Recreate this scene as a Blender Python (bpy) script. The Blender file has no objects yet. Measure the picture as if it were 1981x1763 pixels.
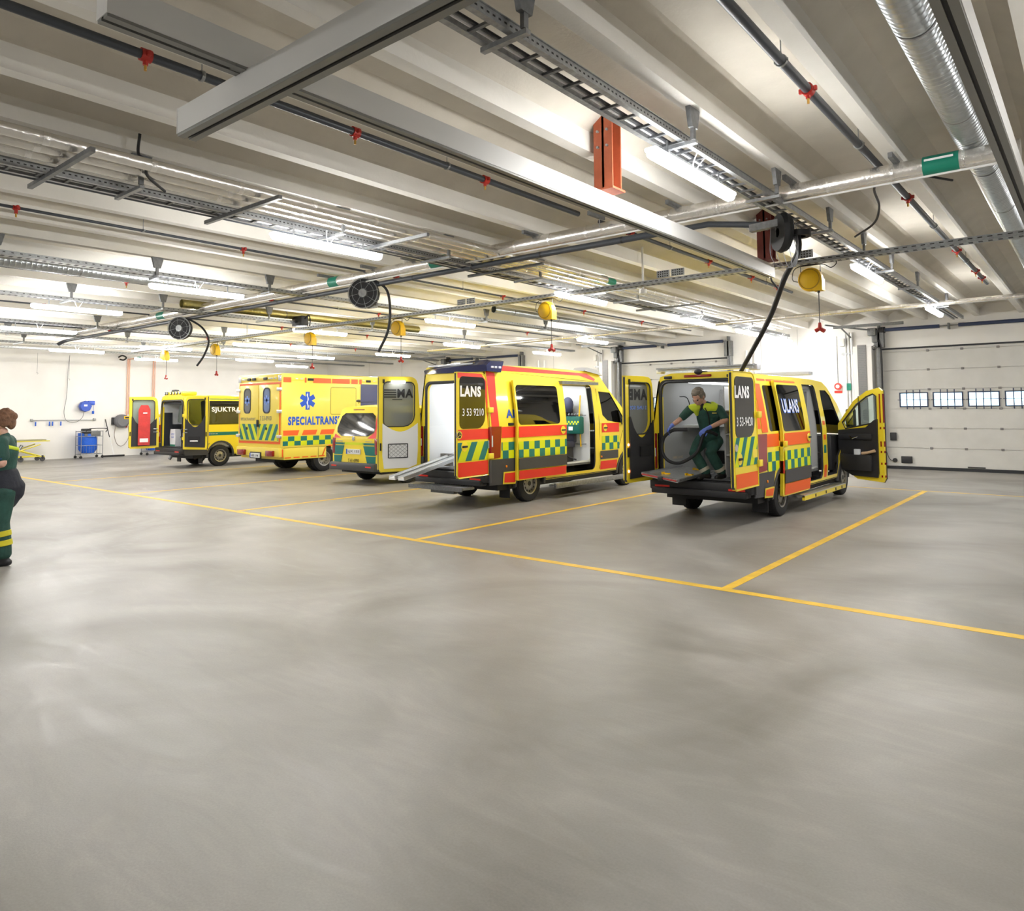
import bpy, bmesh, math, random
from mathutils import Vector, Matrix, noise
from mathutils.geometry import tessellate_polygon
random.seed(7)
PI = math.pi
SC = bpy.context.scene
COL = SC.collection
# ---------------------------------------------------------------- camera
H = 1.75
yaw, pitch, roll = -0.6806, 0.0607, -0.0079
FW = Vector((math.sin(yaw)*math.cos(pitch), math.cos(yaw)*math.cos(pitch), math.sin(pitch)))
RT = Vector((math.cos(yaw), -math.sin(yaw), 0)); UP = RT.cross(FW)
R2 = RT*math.cos(roll)+UP*math.sin(roll); U2 = -RT*math.sin(roll)+UP*math.cos(roll)
cam = bpy.data.cameras.new('camera'); camo = bpy.data.objects.new('camera', cam); COL.objects.link(camo)
M = Matrix((R2, U2, -FW)).transposed().to_4x4(); M.translation = Vector((0, 0, H)); camo.matrix_world = M
cam.sensor_fit = 'HORIZONTAL'; cam.sensor_width = 36; cam.lens = 1375.6/1981*36
cam.shift_x = -(1012.2-990.5)/1981; cam.shift_y = -(881.5-709.4)/1981
cam.clip_start = .05; cam.clip_end = 300
SC.camera = camo
# ---------------------------------------------------------------- world, exposure
W = bpy.data.worlds.new('daylight'); SC.world = W; W.use_nodes = True
bg = W.node_tree.nodes['Background']; bg.inputs[0].default_value = (.62, .78, 1, 1); bg.inputs[1].default_value = 2.2
SC.view_settings.view_transform = 'Standard'; SC.view_settings.look = 'None'
SC.view_settings.gamma = 1; SC.view_settings.use_curve_mapping = False
SC.view_settings.exposure = 1.5
LAMP = 54.0      # strength of the tube diffusers
# ---------------------------------------------------------------- materials
def nd(t, k, **kw):
    n = t.nodes.new(k)
    for a, b in kw.items():
        if hasattr(n, a): setattr(n, a, b)
    return n
MATS = {}
def mat(name, col, rough=.5, metal=0, bump=0, bscale=40, var=0, vscale=6, spec=.5, emit=0, coat=0, stretch=None):
    if name in MATS: return MATS[name]
    m = bpy.data.materials.new(name); m.use_nodes = True; t = m.node_tree; b = t.nodes['Principled BSDF']
    b.inputs['Base Color'].default_value = (*col, 1); b.inputs['Roughness'].default_value = rough
    b.inputs['Metallic'].default_value = metal; b.inputs['Specular IOR Level'].default_value = spec
    if coat: b.inputs['Coat Weight'].default_value = coat; b.inputs['Coat Roughness'].default_value = .08
    if emit:
        b.inputs['Emission Color'].default_value = (*col, 1); b.inputs['Emission Strength'].default_value = emit
    tc = nd(t, 'ShaderNodeTexCoord')
    src = tc.outputs['Object']
    if stretch:
        mp = nd(t, 'ShaderNodeMapping'); mp.inputs['Scale'].default_value = stretch; t.links.new(src, mp.inputs[0]); src = mp.outputs[0]
    if var:
        n = nd(t, 'ShaderNodeTexNoise'); n.inputs['Scale'].default_value = vscale; n.inputs['Detail'].default_value = 6
        t.links.new(src, n.inputs['Vector'])
        r = nd(t, 'ShaderNodeMapRange'); r.inputs[1].default_value = .3; r.inputs[2].default_value = .7
        r.inputs[3].default_value = 1-var; r.inputs[4].default_value = 1+var*.6
        t.links.new(n.outputs['Fac'], r.inputs[0])
        x = nd(t, 'ShaderNodeVectorMath', operation='SCALE'); x.inputs[0].default_value = col
        t.links.new(r.outputs[0], x.inputs['Scale']); t.links.new(x.outputs[0], b.inputs['Base Color'])
    if bump:
        n = nd(t, 'ShaderNodeTexNoise'); n.inputs['Scale'].default_value = bscale; n.inputs['Detail'].default_value = 4
        t.links.new(src, n.inputs['Vector']); bp = nd(t, 'ShaderNodeBump'); bp.inputs['Strength'].default_value = bump
        bp.inputs['Distance'].default_value = .01; t.links.new(n.outputs['Fac'], bp.inputs['Height']); t.links.new(bp.outputs[0], b.inputs['Normal'])
    MATS[name] = m; return m
def glassmat(name, tint, refl=.12, rough=.03):
    if name in MATS: return MATS[name]
    m = bpy.data.materials.new(name); m.use_nodes = True; t = m.node_tree; t.nodes.clear()
    o = nd(t, 'ShaderNodeOutputMaterial'); tr = nd(t, 'ShaderNodeBsdfTransparent'); tr.inputs[0].default_value = (*tint, 1)
    g = nd(t, 'ShaderNodeBsdfGlossy'); g.inputs['Roughness'].default_value = rough
    f = nd(t, 'ShaderNodeFresnel'); f.inputs[0].default_value = 1.5
    ad = nd(t, 'ShaderNodeMath', operation='ADD'); ad.inputs[1].default_value = refl*.5; mx = nd(t, 'ShaderNodeMixShader')
    t.links.new(f.outputs[0], ad.inputs[0]); t.links.new(ad.outputs[0], mx.inputs[0])
    t.links.new(tr.outputs[0], mx.inputs[1]); t.links.new(g.outputs[0], mx.inputs[2]); t.links.new(mx.outputs[0], o.inputs[0])
    MATS[name] = m; return m
YEL = mat('ambulance_yellow', (.92, .72, .035), .32, coat=.5)
YEL2 = mat('box_yellow', (.88, .70, .09), .4, coat=.2)
FLU = mat('fluorescent_yellow', (.68, .74, .0), .5)
GRN = mat('reflective_green', (.004, .17, .15), .45)
RED = mat('signal_red', (.83, .035, .02), .4)
ORG = mat('signal_orange', (.86, .12, .012), .42)
DRED = mat('tail_lamp_red', (.26, .004, .008), .15, coat=.6)
BLUE = mat('livery_blue', (.004, .08, .55), .4)
SKY = mat('pale_blue_lettering', (.16, .3, .8), .4)
WHT = mat('white_lettering', (.86, .86, .86), .45)
PLAS = mat('black_plastic', (.022, .022, .025), .55, bump=.15, bscale=150)
GPLAS = mat('charcoal_cladding', (.055, .055, .06), .5, bump=.1, bscale=200)
RUB = mat('tyre_rubber', (.014, .014, .015), .75, bump=.3, bscale=60, var=.3)
RIM = mat('wheel_steel', (.36, .35, .33), .4, .8, var=.25, vscale=20)
ALU = mat('aluminium', (.72, .73, .74), .32, .9, var=.1, vscale=20)
GALV = mat('galvanised_steel', (.33, .34, .345), .42, .75, var=.22, vscale=25)
GALVD = mat('dull_zinc_steel', (.2, .205, .21), .5, .6, var=.2, vscale=25)
WIN = mat('interior_white', (.8, .82, .84), .4)
CLAD = mat('interior_grey_laminate', (.48, .48, .47), .5, var=.18, vscale=60)
GLD = glassmat('tinted_glass', (.016, .019, .02), .14)
GLL = glassmat('clear_glass', (.78, .86, .84), .1)
GLM = glassmat('smoked_glass', (.38, .43, .41), .12)
def frosted(name, col, tr):
    m = glassmat(name, (.8, .85, .82)); t = m.node_tree; o = [n for n in t.nodes if n.type == 'OUTPUT_MATERIAL'][0]; mx = [n for n in t.nodes if n.type == 'MIX_SHADER'][0]
    d = nd(t, 'ShaderNodeBsdfDiffuse'); d.inputs[0].default_value = (*col, 1); m2 = nd(t, 'ShaderNodeMixShader'); m2.inputs[0].default_value = tr
    t.links.new(d.outputs[0], m2.inputs[1]); t.links.new(mx.outputs[0], m2.inputs[2]); t.links.new(m2.outputs[0], o.inputs[0]); return m
GLF = frosted('film_covered_glass', (.27, .28, .26), .3)
GLF2 = frosted('pale_green_glass', (.4, .48, .42), .45)
LB = mat('dark_blue_lens', (.012, .018, .09), .12, coat=1)
CLR = mat('clear_lens', (.6, .62, .68), .15, coat=.6)
AMB = mat('amber_lens', (.9, .25, .01), .3)
FOIL = mat('foil_wrap', (.8, .78, .74), .26, .82, bump=.7, bscale=22)
FOILB = mat('foil_band', (.85, .85, .83), .2, 1, bump=.8, bscale=50)
DUCTM = mat('spiral_duct_steel', (.5, .53, .55), .3, .95, var=.12, vscale=14)
DPIPE = mat('dark_grey_pipe', (.055, .062, .075), .45, .2)
REDP = mat('red_fitting', (.42, .02, .012), .45)
BRASS = mat('brass', (.6, .35, .08), .35, .9)
POST = mat('red_oxide_steel', (.38, .09, .035), .6, var=.15, vscale=9)
POSTD = mat('dark_oxide_steel', (.16, .03, .02), .65, var=.15, vscale=9)
RAIL = mat('white_enamel', (.8, .8, .79), .35)
RAILG = mat('rail_grey', (.25, .25, .235), .45, .3)
HOSE = mat('black_hose', (.007, .008, .01), .6)
YREEL = mat('reel_yellow', (.86, .52, .0), .5)
COPP = mat('copper_pipe', (.78, .42, .3), .4, .5)
NAVY = mat('navy_steel', (.03, .045, .1), .5)
SKIN = mat('skin', (.62, .36, .27), .5, var=.1, vscale=40)
UGR = mat('uniform_green', (.02, .075, .058), .8, bump=.5, bscale=35, var=.3, vscale=9)
UYL = mat('uniform_yellow', (.62, .76, .04), .75, bump=.4, bscale=40)
UNAV = mat('dark_jacket', (.02, .022, .032), .85, bump=.5, bscale=30)
HAIRG = mat('grey_brown_hair', (.3, .26, .22), .75, bump=1, bscale=70, var=.4, vscale=30)
HAIRB = mat('brown_hair', (.2, .1, .055), .75, bump=1, bscale=60, var=.4, vscale=30)
GLOV = mat('blue_glove', (.12, .2, .66), .5)
BOOT = mat('boot_leather', (.012, .012, .014), .45)
BLU2 = mat('bright_blue', (.01, .11, .6), .5, var=.15, vscale=20)
REDB = mat('red_canvas', (.62, .05, .045), .7, bump=.4, bscale=30, var=.15)
CHR = mat('chrome', (.8, .8, .82), .12, 1)
PLATE = mat('plate_white', (.78, .8, .8), .4)
PAINT = mat('yellow_floor_paint', (.72, .45, .035), .5, var=.18, vscale=5)
GREENT = mat('green_tape', (.005, .2, .13), .4)
WIRE = mat('wire_grey', (.3, .31, .33), .4, .7)
BLK = mat('matt_black', (.01, .01, .011), .6)
DOORW = mat('door_panel_white', (.62, .61, .58), .45, var=.05, vscale=3)
WALLM = mat('painted_wall', (.82, .80, .77), .6, bump=.08, bscale=60, var=.04, vscale=1.2)
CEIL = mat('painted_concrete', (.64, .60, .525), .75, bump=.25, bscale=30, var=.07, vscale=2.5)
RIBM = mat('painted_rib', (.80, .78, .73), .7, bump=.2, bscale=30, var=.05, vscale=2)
SKIRT = mat('dark_seal', (.02, .022, .026), .6)
SLAT = mat('grille_grey', (.22, .21, .21), .5, .3)
# ---------------------------------------------------------------- mesh builder
class MB:
    def __init__(s): s.v = []; s.f = []; s.m = []; s.mats = []
    def mi(s, m):
        if m not in s.mats: s.mats.append(m)
        return s.mats.index(m)
    def add(s, vs, fs, m):
        k = len(s.v); s.v += [tuple(v) for v in vs]; i = s.mi(m)
        for f in fs: s.f.append(tuple(k+a for a in f)); s.m.append(i)
        return s
    def box(s, x0, x1, y0, y1, z0, z1, m, bev=0):
        if x0 > x1: x0, x1 = x1, x0
        if y0 > y1: y0, y1 = y1, y0
        if z0 > z1: z0, z1 = z1, z0
        if bev:
            b = min(bev, (x1-x0)*.45, (y1-y0)*.45, (z1-z0)*.45)
            pts = []
            bm = bmesh.new(); bmesh.ops.create_cube(bm, size=1)
            for v in bm.verts: v.co = Vector(((x0+x1)/2+v.co.x*(x1-x0), (y0+y1)/2+v.co.y*(y1-y0), (z0+z1)/2+v.co.z*(z1-z0)))
            bmesh.ops.bevel(bm, geom=bm.edges[:], offset=b, segments=2, profile=.5, affect='EDGES')
            s.bm(bm, m); return s
        vs = [(x, y, z) for x in (x0, x1) for y in (y0, y1) for z in (z0, z1)]
        return s.add(vs, [(0, 1, 3, 2), (4, 6, 7, 5), (0, 4, 5, 1), (2, 3, 7, 6), (0, 2, 6, 4), (1, 5, 7, 3)], m)
    def bm(s, bm, m, free=True):
        bm.verts.index_update()
        s.add([v.co[:] for v in bm.verts], [[v.index for v in f.verts] for f in bm.faces], m)
        if free: bm.free()
    def beam(s, p, q, w, h, m, up=(0, 0, 1)):          # rectangular bar from p to q
        p = Vector(p); q = Vector(q); d = (q-p).normalized(); u = Vector(up)
        if abs(d.dot(u)) > .98: u = Vector((0, 1, 0))
        r = d.cross(u).normalized(); u = r.cross(d)
        vs = [c+r*a*w/2+u*b*h/2 for c in (p, q) for a, b in ((-1, -1), (1, -1), (1, 1), (-1, 1))]
        return s.add(vs, [(3, 2, 1, 0), (4, 5, 6, 7)]+[(i, (i+1) % 4, 4+(i+1) % 4, 4+i) for i in range(4)], m)
    def tube(s, pts, r, m, n=8, caps=True, closed=False):
        pts = [Vector(p) for p in pts]; N = len(pts); rs = r if isinstance(r, (list, tuple)) else [r]*N
        d = (pts[1]-pts[0]).normalized(); a = Vector((0, 0, 1)) if abs(d.z) < .9 else Vector((1, 0, 0))
        u = d.cross(a).normalized(); vs = []
        for i, p in enumerate(pts):
            t = (pts[min(i+1, N-1)]-pts[max(i-1, 0)])
            if closed: t = pts[(i+1) % N]-pts[(i-1) % N]
            t.normalize(); u = (u-t*u.dot(t)).normalized(); w = t.cross(u)
            vs += [p+(u*math.cos(2*PI*k/n)+w*math.sin(2*PI*k/n))*rs[i] for k in range(n)]
        fs = []
        for i in range(N if closed else N-1):
            j = (i+1) % N
            fs += [(i*n+k, i*n+(k+1) % n, j*n+(k+1) % n, j*n+k) for k in range(n)]
        if caps and not closed: fs += [tuple(range(n))[::-1], tuple((N-1)*n+k for k in range(n))]
        return s.add(vs, fs, m)
    def cyl(s, p, q, r, m, n=16): return s.tube([p, q], r, m, n)
    def lathe(s, prof, c, axis, m, n=28, a0=0, a1=2*PI):   # prof: (radius, offset along axis)
        ax = Vector(axis).normalized(); a = Vector((0, 0, 1)) if abs(ax.z) < .9 else Vector((1, 0, 0))
        u = ax.cross(a).normalized(); w = ax.cross(u); c = Vector(c); vs = []
        full = abs(a1-a0-2*PI) < 1e-6; nn = n if full else n+1
        for k in range(nn):
            t = a0+(a1-a0)*k/n; e = u*math.cos(t)+w*math.sin(t)
            vs += [c+e*r+ax*h for r, h in prof]
        L = len(prof); fs = []
        for k in range(n):
            j = (k+1) % nn
            for i in range(L-1): fs.append((k*L+i, j*L+i, j*L+i+1, k*L+i+1))
        return s.add(vs, fs, m)
    def ball(s, c, r, m, n=12, k=8):
        rx, ry, rz = (r, r, r) if not isinstance(r, (tuple, list)) else r
        vs = []; fs = []
        for i in range(k+1):
            p = PI*i/k
            for j in range(n): t = 2*PI*j/n; vs.append((c[0]+rx*math.sin(p)*math.cos(t), c[1]+ry*math.sin(p)*math.sin(t), c[2]+rz*math.cos(p)))
        for i in range(k):
            for j in range(n): fs.append((i*n+j, (i+1)*n+j, (i+1)*n+(j+1) % n, i*n+(j+1) % n))
        return s.add(vs, fs, m)
    def loft(s, rings, m, n=16, cap=True):      # ring: (center, radius_a, radius_b, axis_a, axis_b)
        vs = []; fs = []
        for c, ra, rb, A, B in rings:
            c = Vector(c); A = Vector(A).normalized(); B = Vector(B).normalized()
            vs += [c+A*ra*math.cos(2*PI*k/n)+B*rb*math.sin(2*PI*k/n) for k in range(n)]
        N = len(rings)
        for i in range(N-1): fs += [(i*n+k, i*n+(k+1) % n, (i+1)*n+(k+1) % n, (i+1)*n+k) for k in range(n)]
        if cap: fs += [tuple(range(n))[::-1], tuple((N-1)*n+k for k in range(n))]
        return s.add(vs, fs, m)
    def prism(s, poly, fn, d0, d1, m):          # extrude a 2D outline; fn(a,b,d)->3D
        n = len(poly); vs = [fn(a, b, d0) for a, b in poly]+[fn(a, b, d1) for a, b in poly]
        tri = tessellate_polygon([[Vector((a, b, 0)) for a, b in poly]])
        fs = [t for t in tri]+[tuple(n+i for i in t[::-1]) for t in tri]+[(i, (i+1) % n, n+(i+1) % n, n+i) for i in range(n)]
        return s.add(vs, fs, m)
    def sheet(s, outer, fn, m, holes=(), ca=(), cb=(), thick=0, m2=None, rim=None, off=0):
        loops = [outer]+list(holes)
        tri = tessellate_polygon([[Vector((a, b, 0)) for a, b in l] for l in loops])
        pts = [p for l in loops for p in l]
        bm = bmesh.new(); vv = [bm.verts.new((a, b, 0)) for a, b in pts]
        for t in tri:
            try: bm.faces.new([vv[i] for i in t])
            except ValueError: pass
        for c in ca:
            bmesh.ops.bisect_plane(bm, geom=bm.verts[:]+bm.edges[:]+bm.faces[:], plane_co=(c, 0, 0), plane_no=(1, 0, 0))
        for c in cb:
            bmesh.ops.bisect_plane(bm, geom=bm.verts[:]+bm.edges[:]+bm.faces[:], plane_co=(0, c, 0), plane_no=(0, 1, 0))
        bm.verts.index_update()
        V = [v.co.copy() for v in bm.verts]; F = [[v.index for v in f.verts] for f in bm.faces]
        bd = [(e.verts[0].index, e.verts[1].index) for e in bm.edges if len(e.link_faces) == 1]
        bm.free()
        s.add([fn(v.x, v.y, off) for v in V], F, m)
        if thick:
            s.add([fn(v.x, v.y, off-thick) for v in V], [f[::-1] for f in F], m2 or m)
            vs = []; fs = []
            for a, b in bd:
                k = len(vs); vs += [fn(V[a].x, V[a].y, off), fn(V[b].x, V[b].y, off), fn(V[b].x, V[b].y, off-thick), fn(V[a].x, V[a].y, off-thick)]
                fs.append((k, k+1, k+2, k+3))
            s.add(vs, fs, rim or m)
        return s
    def text(s, txt, fn, m, a, b, w=None, h=.1, bold=.0, off=0, shear=0, cb=()):
        V, F = textmesh(txt, bold)
        if not V: return s
        x0 = min(v[0] for v in V); x1 = max(v[0] for v in V); y0 = min(v[1] for v in V); y1 = max(v[1] for v in V)
        sy = h/(y1-y0); sx = (w/(x1-x0)) if w else sy
        return s.add([fn(a+(v[0]-x0)*sx+shear*(v[1]-y0)*sy, b+(v[1]-y0)*sy, off) for v in V], F, m)
    def build(s, name, parent=None, smooth=35, loc=None, rotz=None):
        me = bpy.data.meshes.new(name); me.from_pydata(s.v, [], s.f)
        for m in s.mats: me.materials.append(m)
        for p, i in zip(me.polygons, s.m): p.material_index = i
        bm = bmesh.new(); bm.from_mesh(me); bmesh.ops.remove_doubles(bm, verts=bm.verts[:], dist=1e-5)
        bmesh.ops.recalc_face_normals(bm, faces=bm.faces[:]); bm.to_mesh(me); bm.free()
        if smooth:
            me.polygons.foreach_set('use_smooth', [True]*len(me.polygons)); me.set_sharp_from_angle(angle=math.radians(smooth))
        o = bpy.data.objects.new(name, me); COL.objects.link(o)
        if parent: o.parent = parent
        if loc: o.location = loc
        if rotz is not None: o.rotation_euler = (0, 0, rotz)
        return o
_tc = {}
def textmesh(txt, bold=0):
    k = (txt, bold)
    if k not in _tc:
        cu = bpy.data.curves.new('t', 'FONT'); cu.body = txt; cu.offset = bold; cu.resolution_u = 3; cu.space_character = 1+bold*3
        o = bpy.data.objects.new('t', cu); COL.objects.link(o); bpy.context.view_layer.update()
        me = bpy.data.meshes.new_from_object(o.evaluated_get(bpy.context.evaluated_depsgraph_get()))
        _tc[k] = ([v.co[:] for v in me.vertices], [tuple(p.vertices) for p in me.polygons])
        bpy.data.objects.remove(o); bpy.data.meshes.remove(me); bpy.data.curves.remove(cu)
    return _tc[k]
def tag(o, label, cat, group=None, kind=None):
    o['label'] = label; o['category'] = cat
    if group: o['group'] = group
    if kind: o['kind'] = kind
    return o
def thing(name, label, cat, loc=(0, 0, 0), rotz=0, group=None):
    o = bpy.data.objects.new(name, None); COL.objects.link(o); o.location = loc; o.rotation_euler = (0, 0, rotz); o.empty_display_size = .2
    return tag(o, label, cat, group)
def dup(root, loc, rotz=None, label=None, scale=None):
    def cp(o, par):
        c = o.copy(); COL.objects.link(c)
        if par: c.parent = par
        for ch in kids.get(o.name, []): cp(ch, c)
        return c
    kids = {}
    def walk(o):
        kids[o.name] = [q for q in COL.objects if q.parent == o]
        for q in kids[o.name]: walk(q)
    walk(root)
    r = cp(root, None); r.location = loc
    if rotz is not None: r.rotation_euler = (0, 0, rotz)
    if label: r['label'] = label
    return r
def struct(o, label=None):
    o['kind'] = 'structure'
    if label: o['label'] = label
    return o
XY = lambda a, b, d: (a, b, d)
def clip(poly, a, b, c):      # keep a*x+b*y<=c
    out = []
    for i in range(len(poly)):
        p, q = poly[i], poly[(i+1) % len(poly)]; dp = a*p[0]+b*p[1]-c; dq = a*q[0]+b*q[1]-c
        if dp <= 0: out.append(p)
        if dp*dq < 0: t = dp/(dp-dq); out.append((p[0]+(q[0]-p[0])*t, p[1]+(q[1]-p[1])*t))
    return out
def rect(a0, a1, b0, b1): return [(a0, b0), (a1, b0), (a1, b1), (a0, b1)]
def rrect(a0, a1, b0, b1, r, n=4, rs=None):
    out = []; rs = rs or [r]*4
    for (cx, cy, s), rr in zip(((a1, b0, -90), (a1, b1, 0), (a0, b1, 90), (a0, b0, 180)), rs):
        X = cx-rr if cx == a1 else cx+rr; Y = cy-rr if cy == b1 else cy+rr
        if rr == 0: out.append((cx, cy)); continue
        out += [(X+rr*math.cos(math.radians(s+90*k/n)), Y+rr*math.sin(math.radians(s+90*k/n))) for k in range(n+1)]
    return out
def arc(cx, cy, r, a0, a1, n=8): return [(cx+r*math.cos(math.radians(a0+(a1-a0)*k/n)), cy+r*math.sin(math.radians(a0+(a1-a0)*k/n))) for k in range(n+1)]
def spline(pts, n=8):
    P = [Vector(p) for p in pts]; P = [P[0]*2-P[1]]+P+[P[-1]*2-P[-2]]; out = []
    for i in range(1, len(P)-2):
        for k in range(n):
            t = k/n; a, b, c, d = P[i-1:i+3]
            out.append(.5*((2*b)+(c-a)*t+(2*a-5*b+4*c-d)*t*t+(3*b-a-3*c+d)*t**3))
    return out+[P[-2]]
# ================================================================ ROOM
XL, XR, YB, YF, ZR, ZS = -31.3, 7.0, 22.4, -8.0, 4.17, 4.48
def floor_mat():
    m = bpy.data.materials.new('sealed_concrete'); m.use_nodes = True; t = m.node_tree; b = t.nodes['Principled BSDF']
    tc = nd(t, 'ShaderNodeTexCoord')
    def nz(sc, det, st=None, dist=0):
        n = nd(t, 'ShaderNodeTexNoise'); n.inputs['Scale'].default_value = sc; n.inputs['Detail'].default_value = det; n.inputs['Distortion'].default_value = dist
        if st:
            mp = nd(t, 'ShaderNodeMapping'); mp.inputs['Scale'].default_value = st; mp.inputs['Rotation'].default_value = (0, 0, .35)
            t.links.new(tc.outputs['Object'], mp.inputs[0]); t.links.new(mp.outputs[0], n.inputs['Vector'])
        else: t.links.new(tc.outputs['Object'], n.inputs['Vector'])
        return n.outputs['Fac']
    a = nz(.45, 6, None, 1.2); c = nz(1.1, 9, (1, 3.2, 1), 2.5); g = nz(90, 3)
    r1 = nd(t, 'ShaderNodeValToRGB'); r1.color_ramp.elements[0].position = .33; r1.color_ramp.elements[1].position = .68
    r1.color_ramp.elements[0].color = (.19, .175, .152, 1); r1.color_ramp.elements[1].color = (.32, .305, .28, 1)
    t.links.new(a, r1.inputs[0])
    r2 = nd(t, 'ShaderNodeMapRange'); r2.inputs[1].default_value = .42; r2.inputs[2].default_value = .72; r2.inputs[3].default_value = .93; r2.inputs[4].default_value = 1.12
    t.links.new(c, r2.inputs[0])
    r3 = nd(t, 'ShaderNodeMapRange'); r3.inputs[3].default_value = .86; r3.inputs[4].default_value = 1.14; t.links.new(g, r3.inputs[0])
    mu = nd(t, 'ShaderNodeMath', operation='MULTIPLY'); t.links.new(r2.outputs[0], mu.inputs[0]); t.links.new(r3.outputs[0], mu.inputs[1])
    vs = nd(t, 'ShaderNodeVectorMath', operation='SCALE'); t.links.new(r1.outputs[0], vs.inputs[0]); t.links.new(mu.outputs[0], vs.inputs['Scale'])
    t.links.new(vs.outputs[0], b.inputs['Base Color'])
    rr = nd(t, 'ShaderNodeMapRange'); rr.inputs[3].default_value = .3; rr.inputs[4].default_value = .62; t.links.new(c, rr.inputs[0]); t.links.new(rr.outputs[0], b.inputs['Roughness'])
    bp = nd(t, 'ShaderNodeBump'); bp.inputs['Strength'].default_value = .12; bp.inputs['Distance'].default_value = .004; t.links.new(g, bp.inputs['Height']); t.links.new(bp.outputs[0], b.inputs['Normal'])
    return m
FLOORM = floor_mat()
struct(MB().box(XL-.3, XR+.3, YF-.3, YB+.3, -.2, 0, FLOORM).build('floor', smooth=0), 'grey polished concrete garage floor')
struct(MB().box(XL-.3, XL, YF, YB+.3, 0, ZS, WALLM).build('wall_left', smooth=0), 'white painted wall at the far left end')
DARKW = mat('grey_rear_wall', (.12, .12, .115), .8)
struct(MB().box(XR, XR+.3, YF, YB+.3, 0, ZS, DARKW).build('wall_right', smooth=0))
struct(MB().box(XL-.3, XR+.3, YF-.3, YF, 0, ZS, DARKW).build('wall_front', smooth=0))
DOORS = [(-22.3, -18.15), (-13.5, -9.4), (-4.83, -.73), (2.9, 6.6)]
DH = 3.42
m = MB(); x = XL
for a, b in DOORS: m.box(x, a, YB, YB+.3, 0, ZS, WALLM); m.box(a, b, YB, YB+.3, DH+.0, ZS, WALLM); x = b
m.box(x, XR+.3, YB, YB+.3, 0, ZS, WALLM)
for xx in (-7.2, -8.35, -16.6, -25.5, -27.9): m.box(xx-.004, xx+.004, YB-.002, YB, 0, ZR, RAILG)
struct(m.build('wall_back', smooth=0), 'white wall with the large sectional doors')
# ceiling: slab with shallow ribs running towards the doors
RIBR = [-.579, -.989, -1.499, -1.91, -2.42, -2.83, -3.34, -3.75, -4.26, -4.67, -5.18, -5.59, -6.1, -6.51, -7.02, -7.43, -7.94, -8.35, -8.86, -9.27, -9.78, -10.19, -10.7, -11.11, -11.62, -12.03, -12.54, -.08, .33, .84, 1.25, 1.76, 2.17]
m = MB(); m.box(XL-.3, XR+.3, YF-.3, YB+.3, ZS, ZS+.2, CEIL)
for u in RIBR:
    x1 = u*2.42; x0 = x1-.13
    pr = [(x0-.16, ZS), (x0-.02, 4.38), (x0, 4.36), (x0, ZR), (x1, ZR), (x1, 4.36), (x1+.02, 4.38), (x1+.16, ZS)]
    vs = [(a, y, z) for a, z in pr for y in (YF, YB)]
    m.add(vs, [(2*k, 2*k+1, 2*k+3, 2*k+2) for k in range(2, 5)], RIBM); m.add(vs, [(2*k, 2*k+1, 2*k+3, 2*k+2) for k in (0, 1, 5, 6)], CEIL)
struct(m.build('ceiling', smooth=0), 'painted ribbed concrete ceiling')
# ---- floor lines
def line(x0, x1, y0, y1, label):
    tag(MB().box(x0, x1, y0, y1, 0, .002, PAINT).build('floor_line', smooth=0), label, 'floor marking', 'yellow parking bay lines')
line(-31.2, 6, 6.59, 6.70, 'long yellow floor line running across the front of all parking bays')
for x, l in ((-2.9, 'thick yellow bay line right of the nearest ambulance'), (-7.3, 'yellow bay line between the two nearest ambulances'),
             (-11.95, 'yellow bay line between the ambulance with red bands and the small yellow van'), (-16.4, 'faint yellow bay line beside the box ambulance'), (-20.9, 'faint yellow bay line beside the transport van')):
    line(x-.05, x+.05, 6.7, 16.78, l)
line(-6, 6, 16.78, 16.84, 'thin yellow line in front of the garage doors'); 
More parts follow.
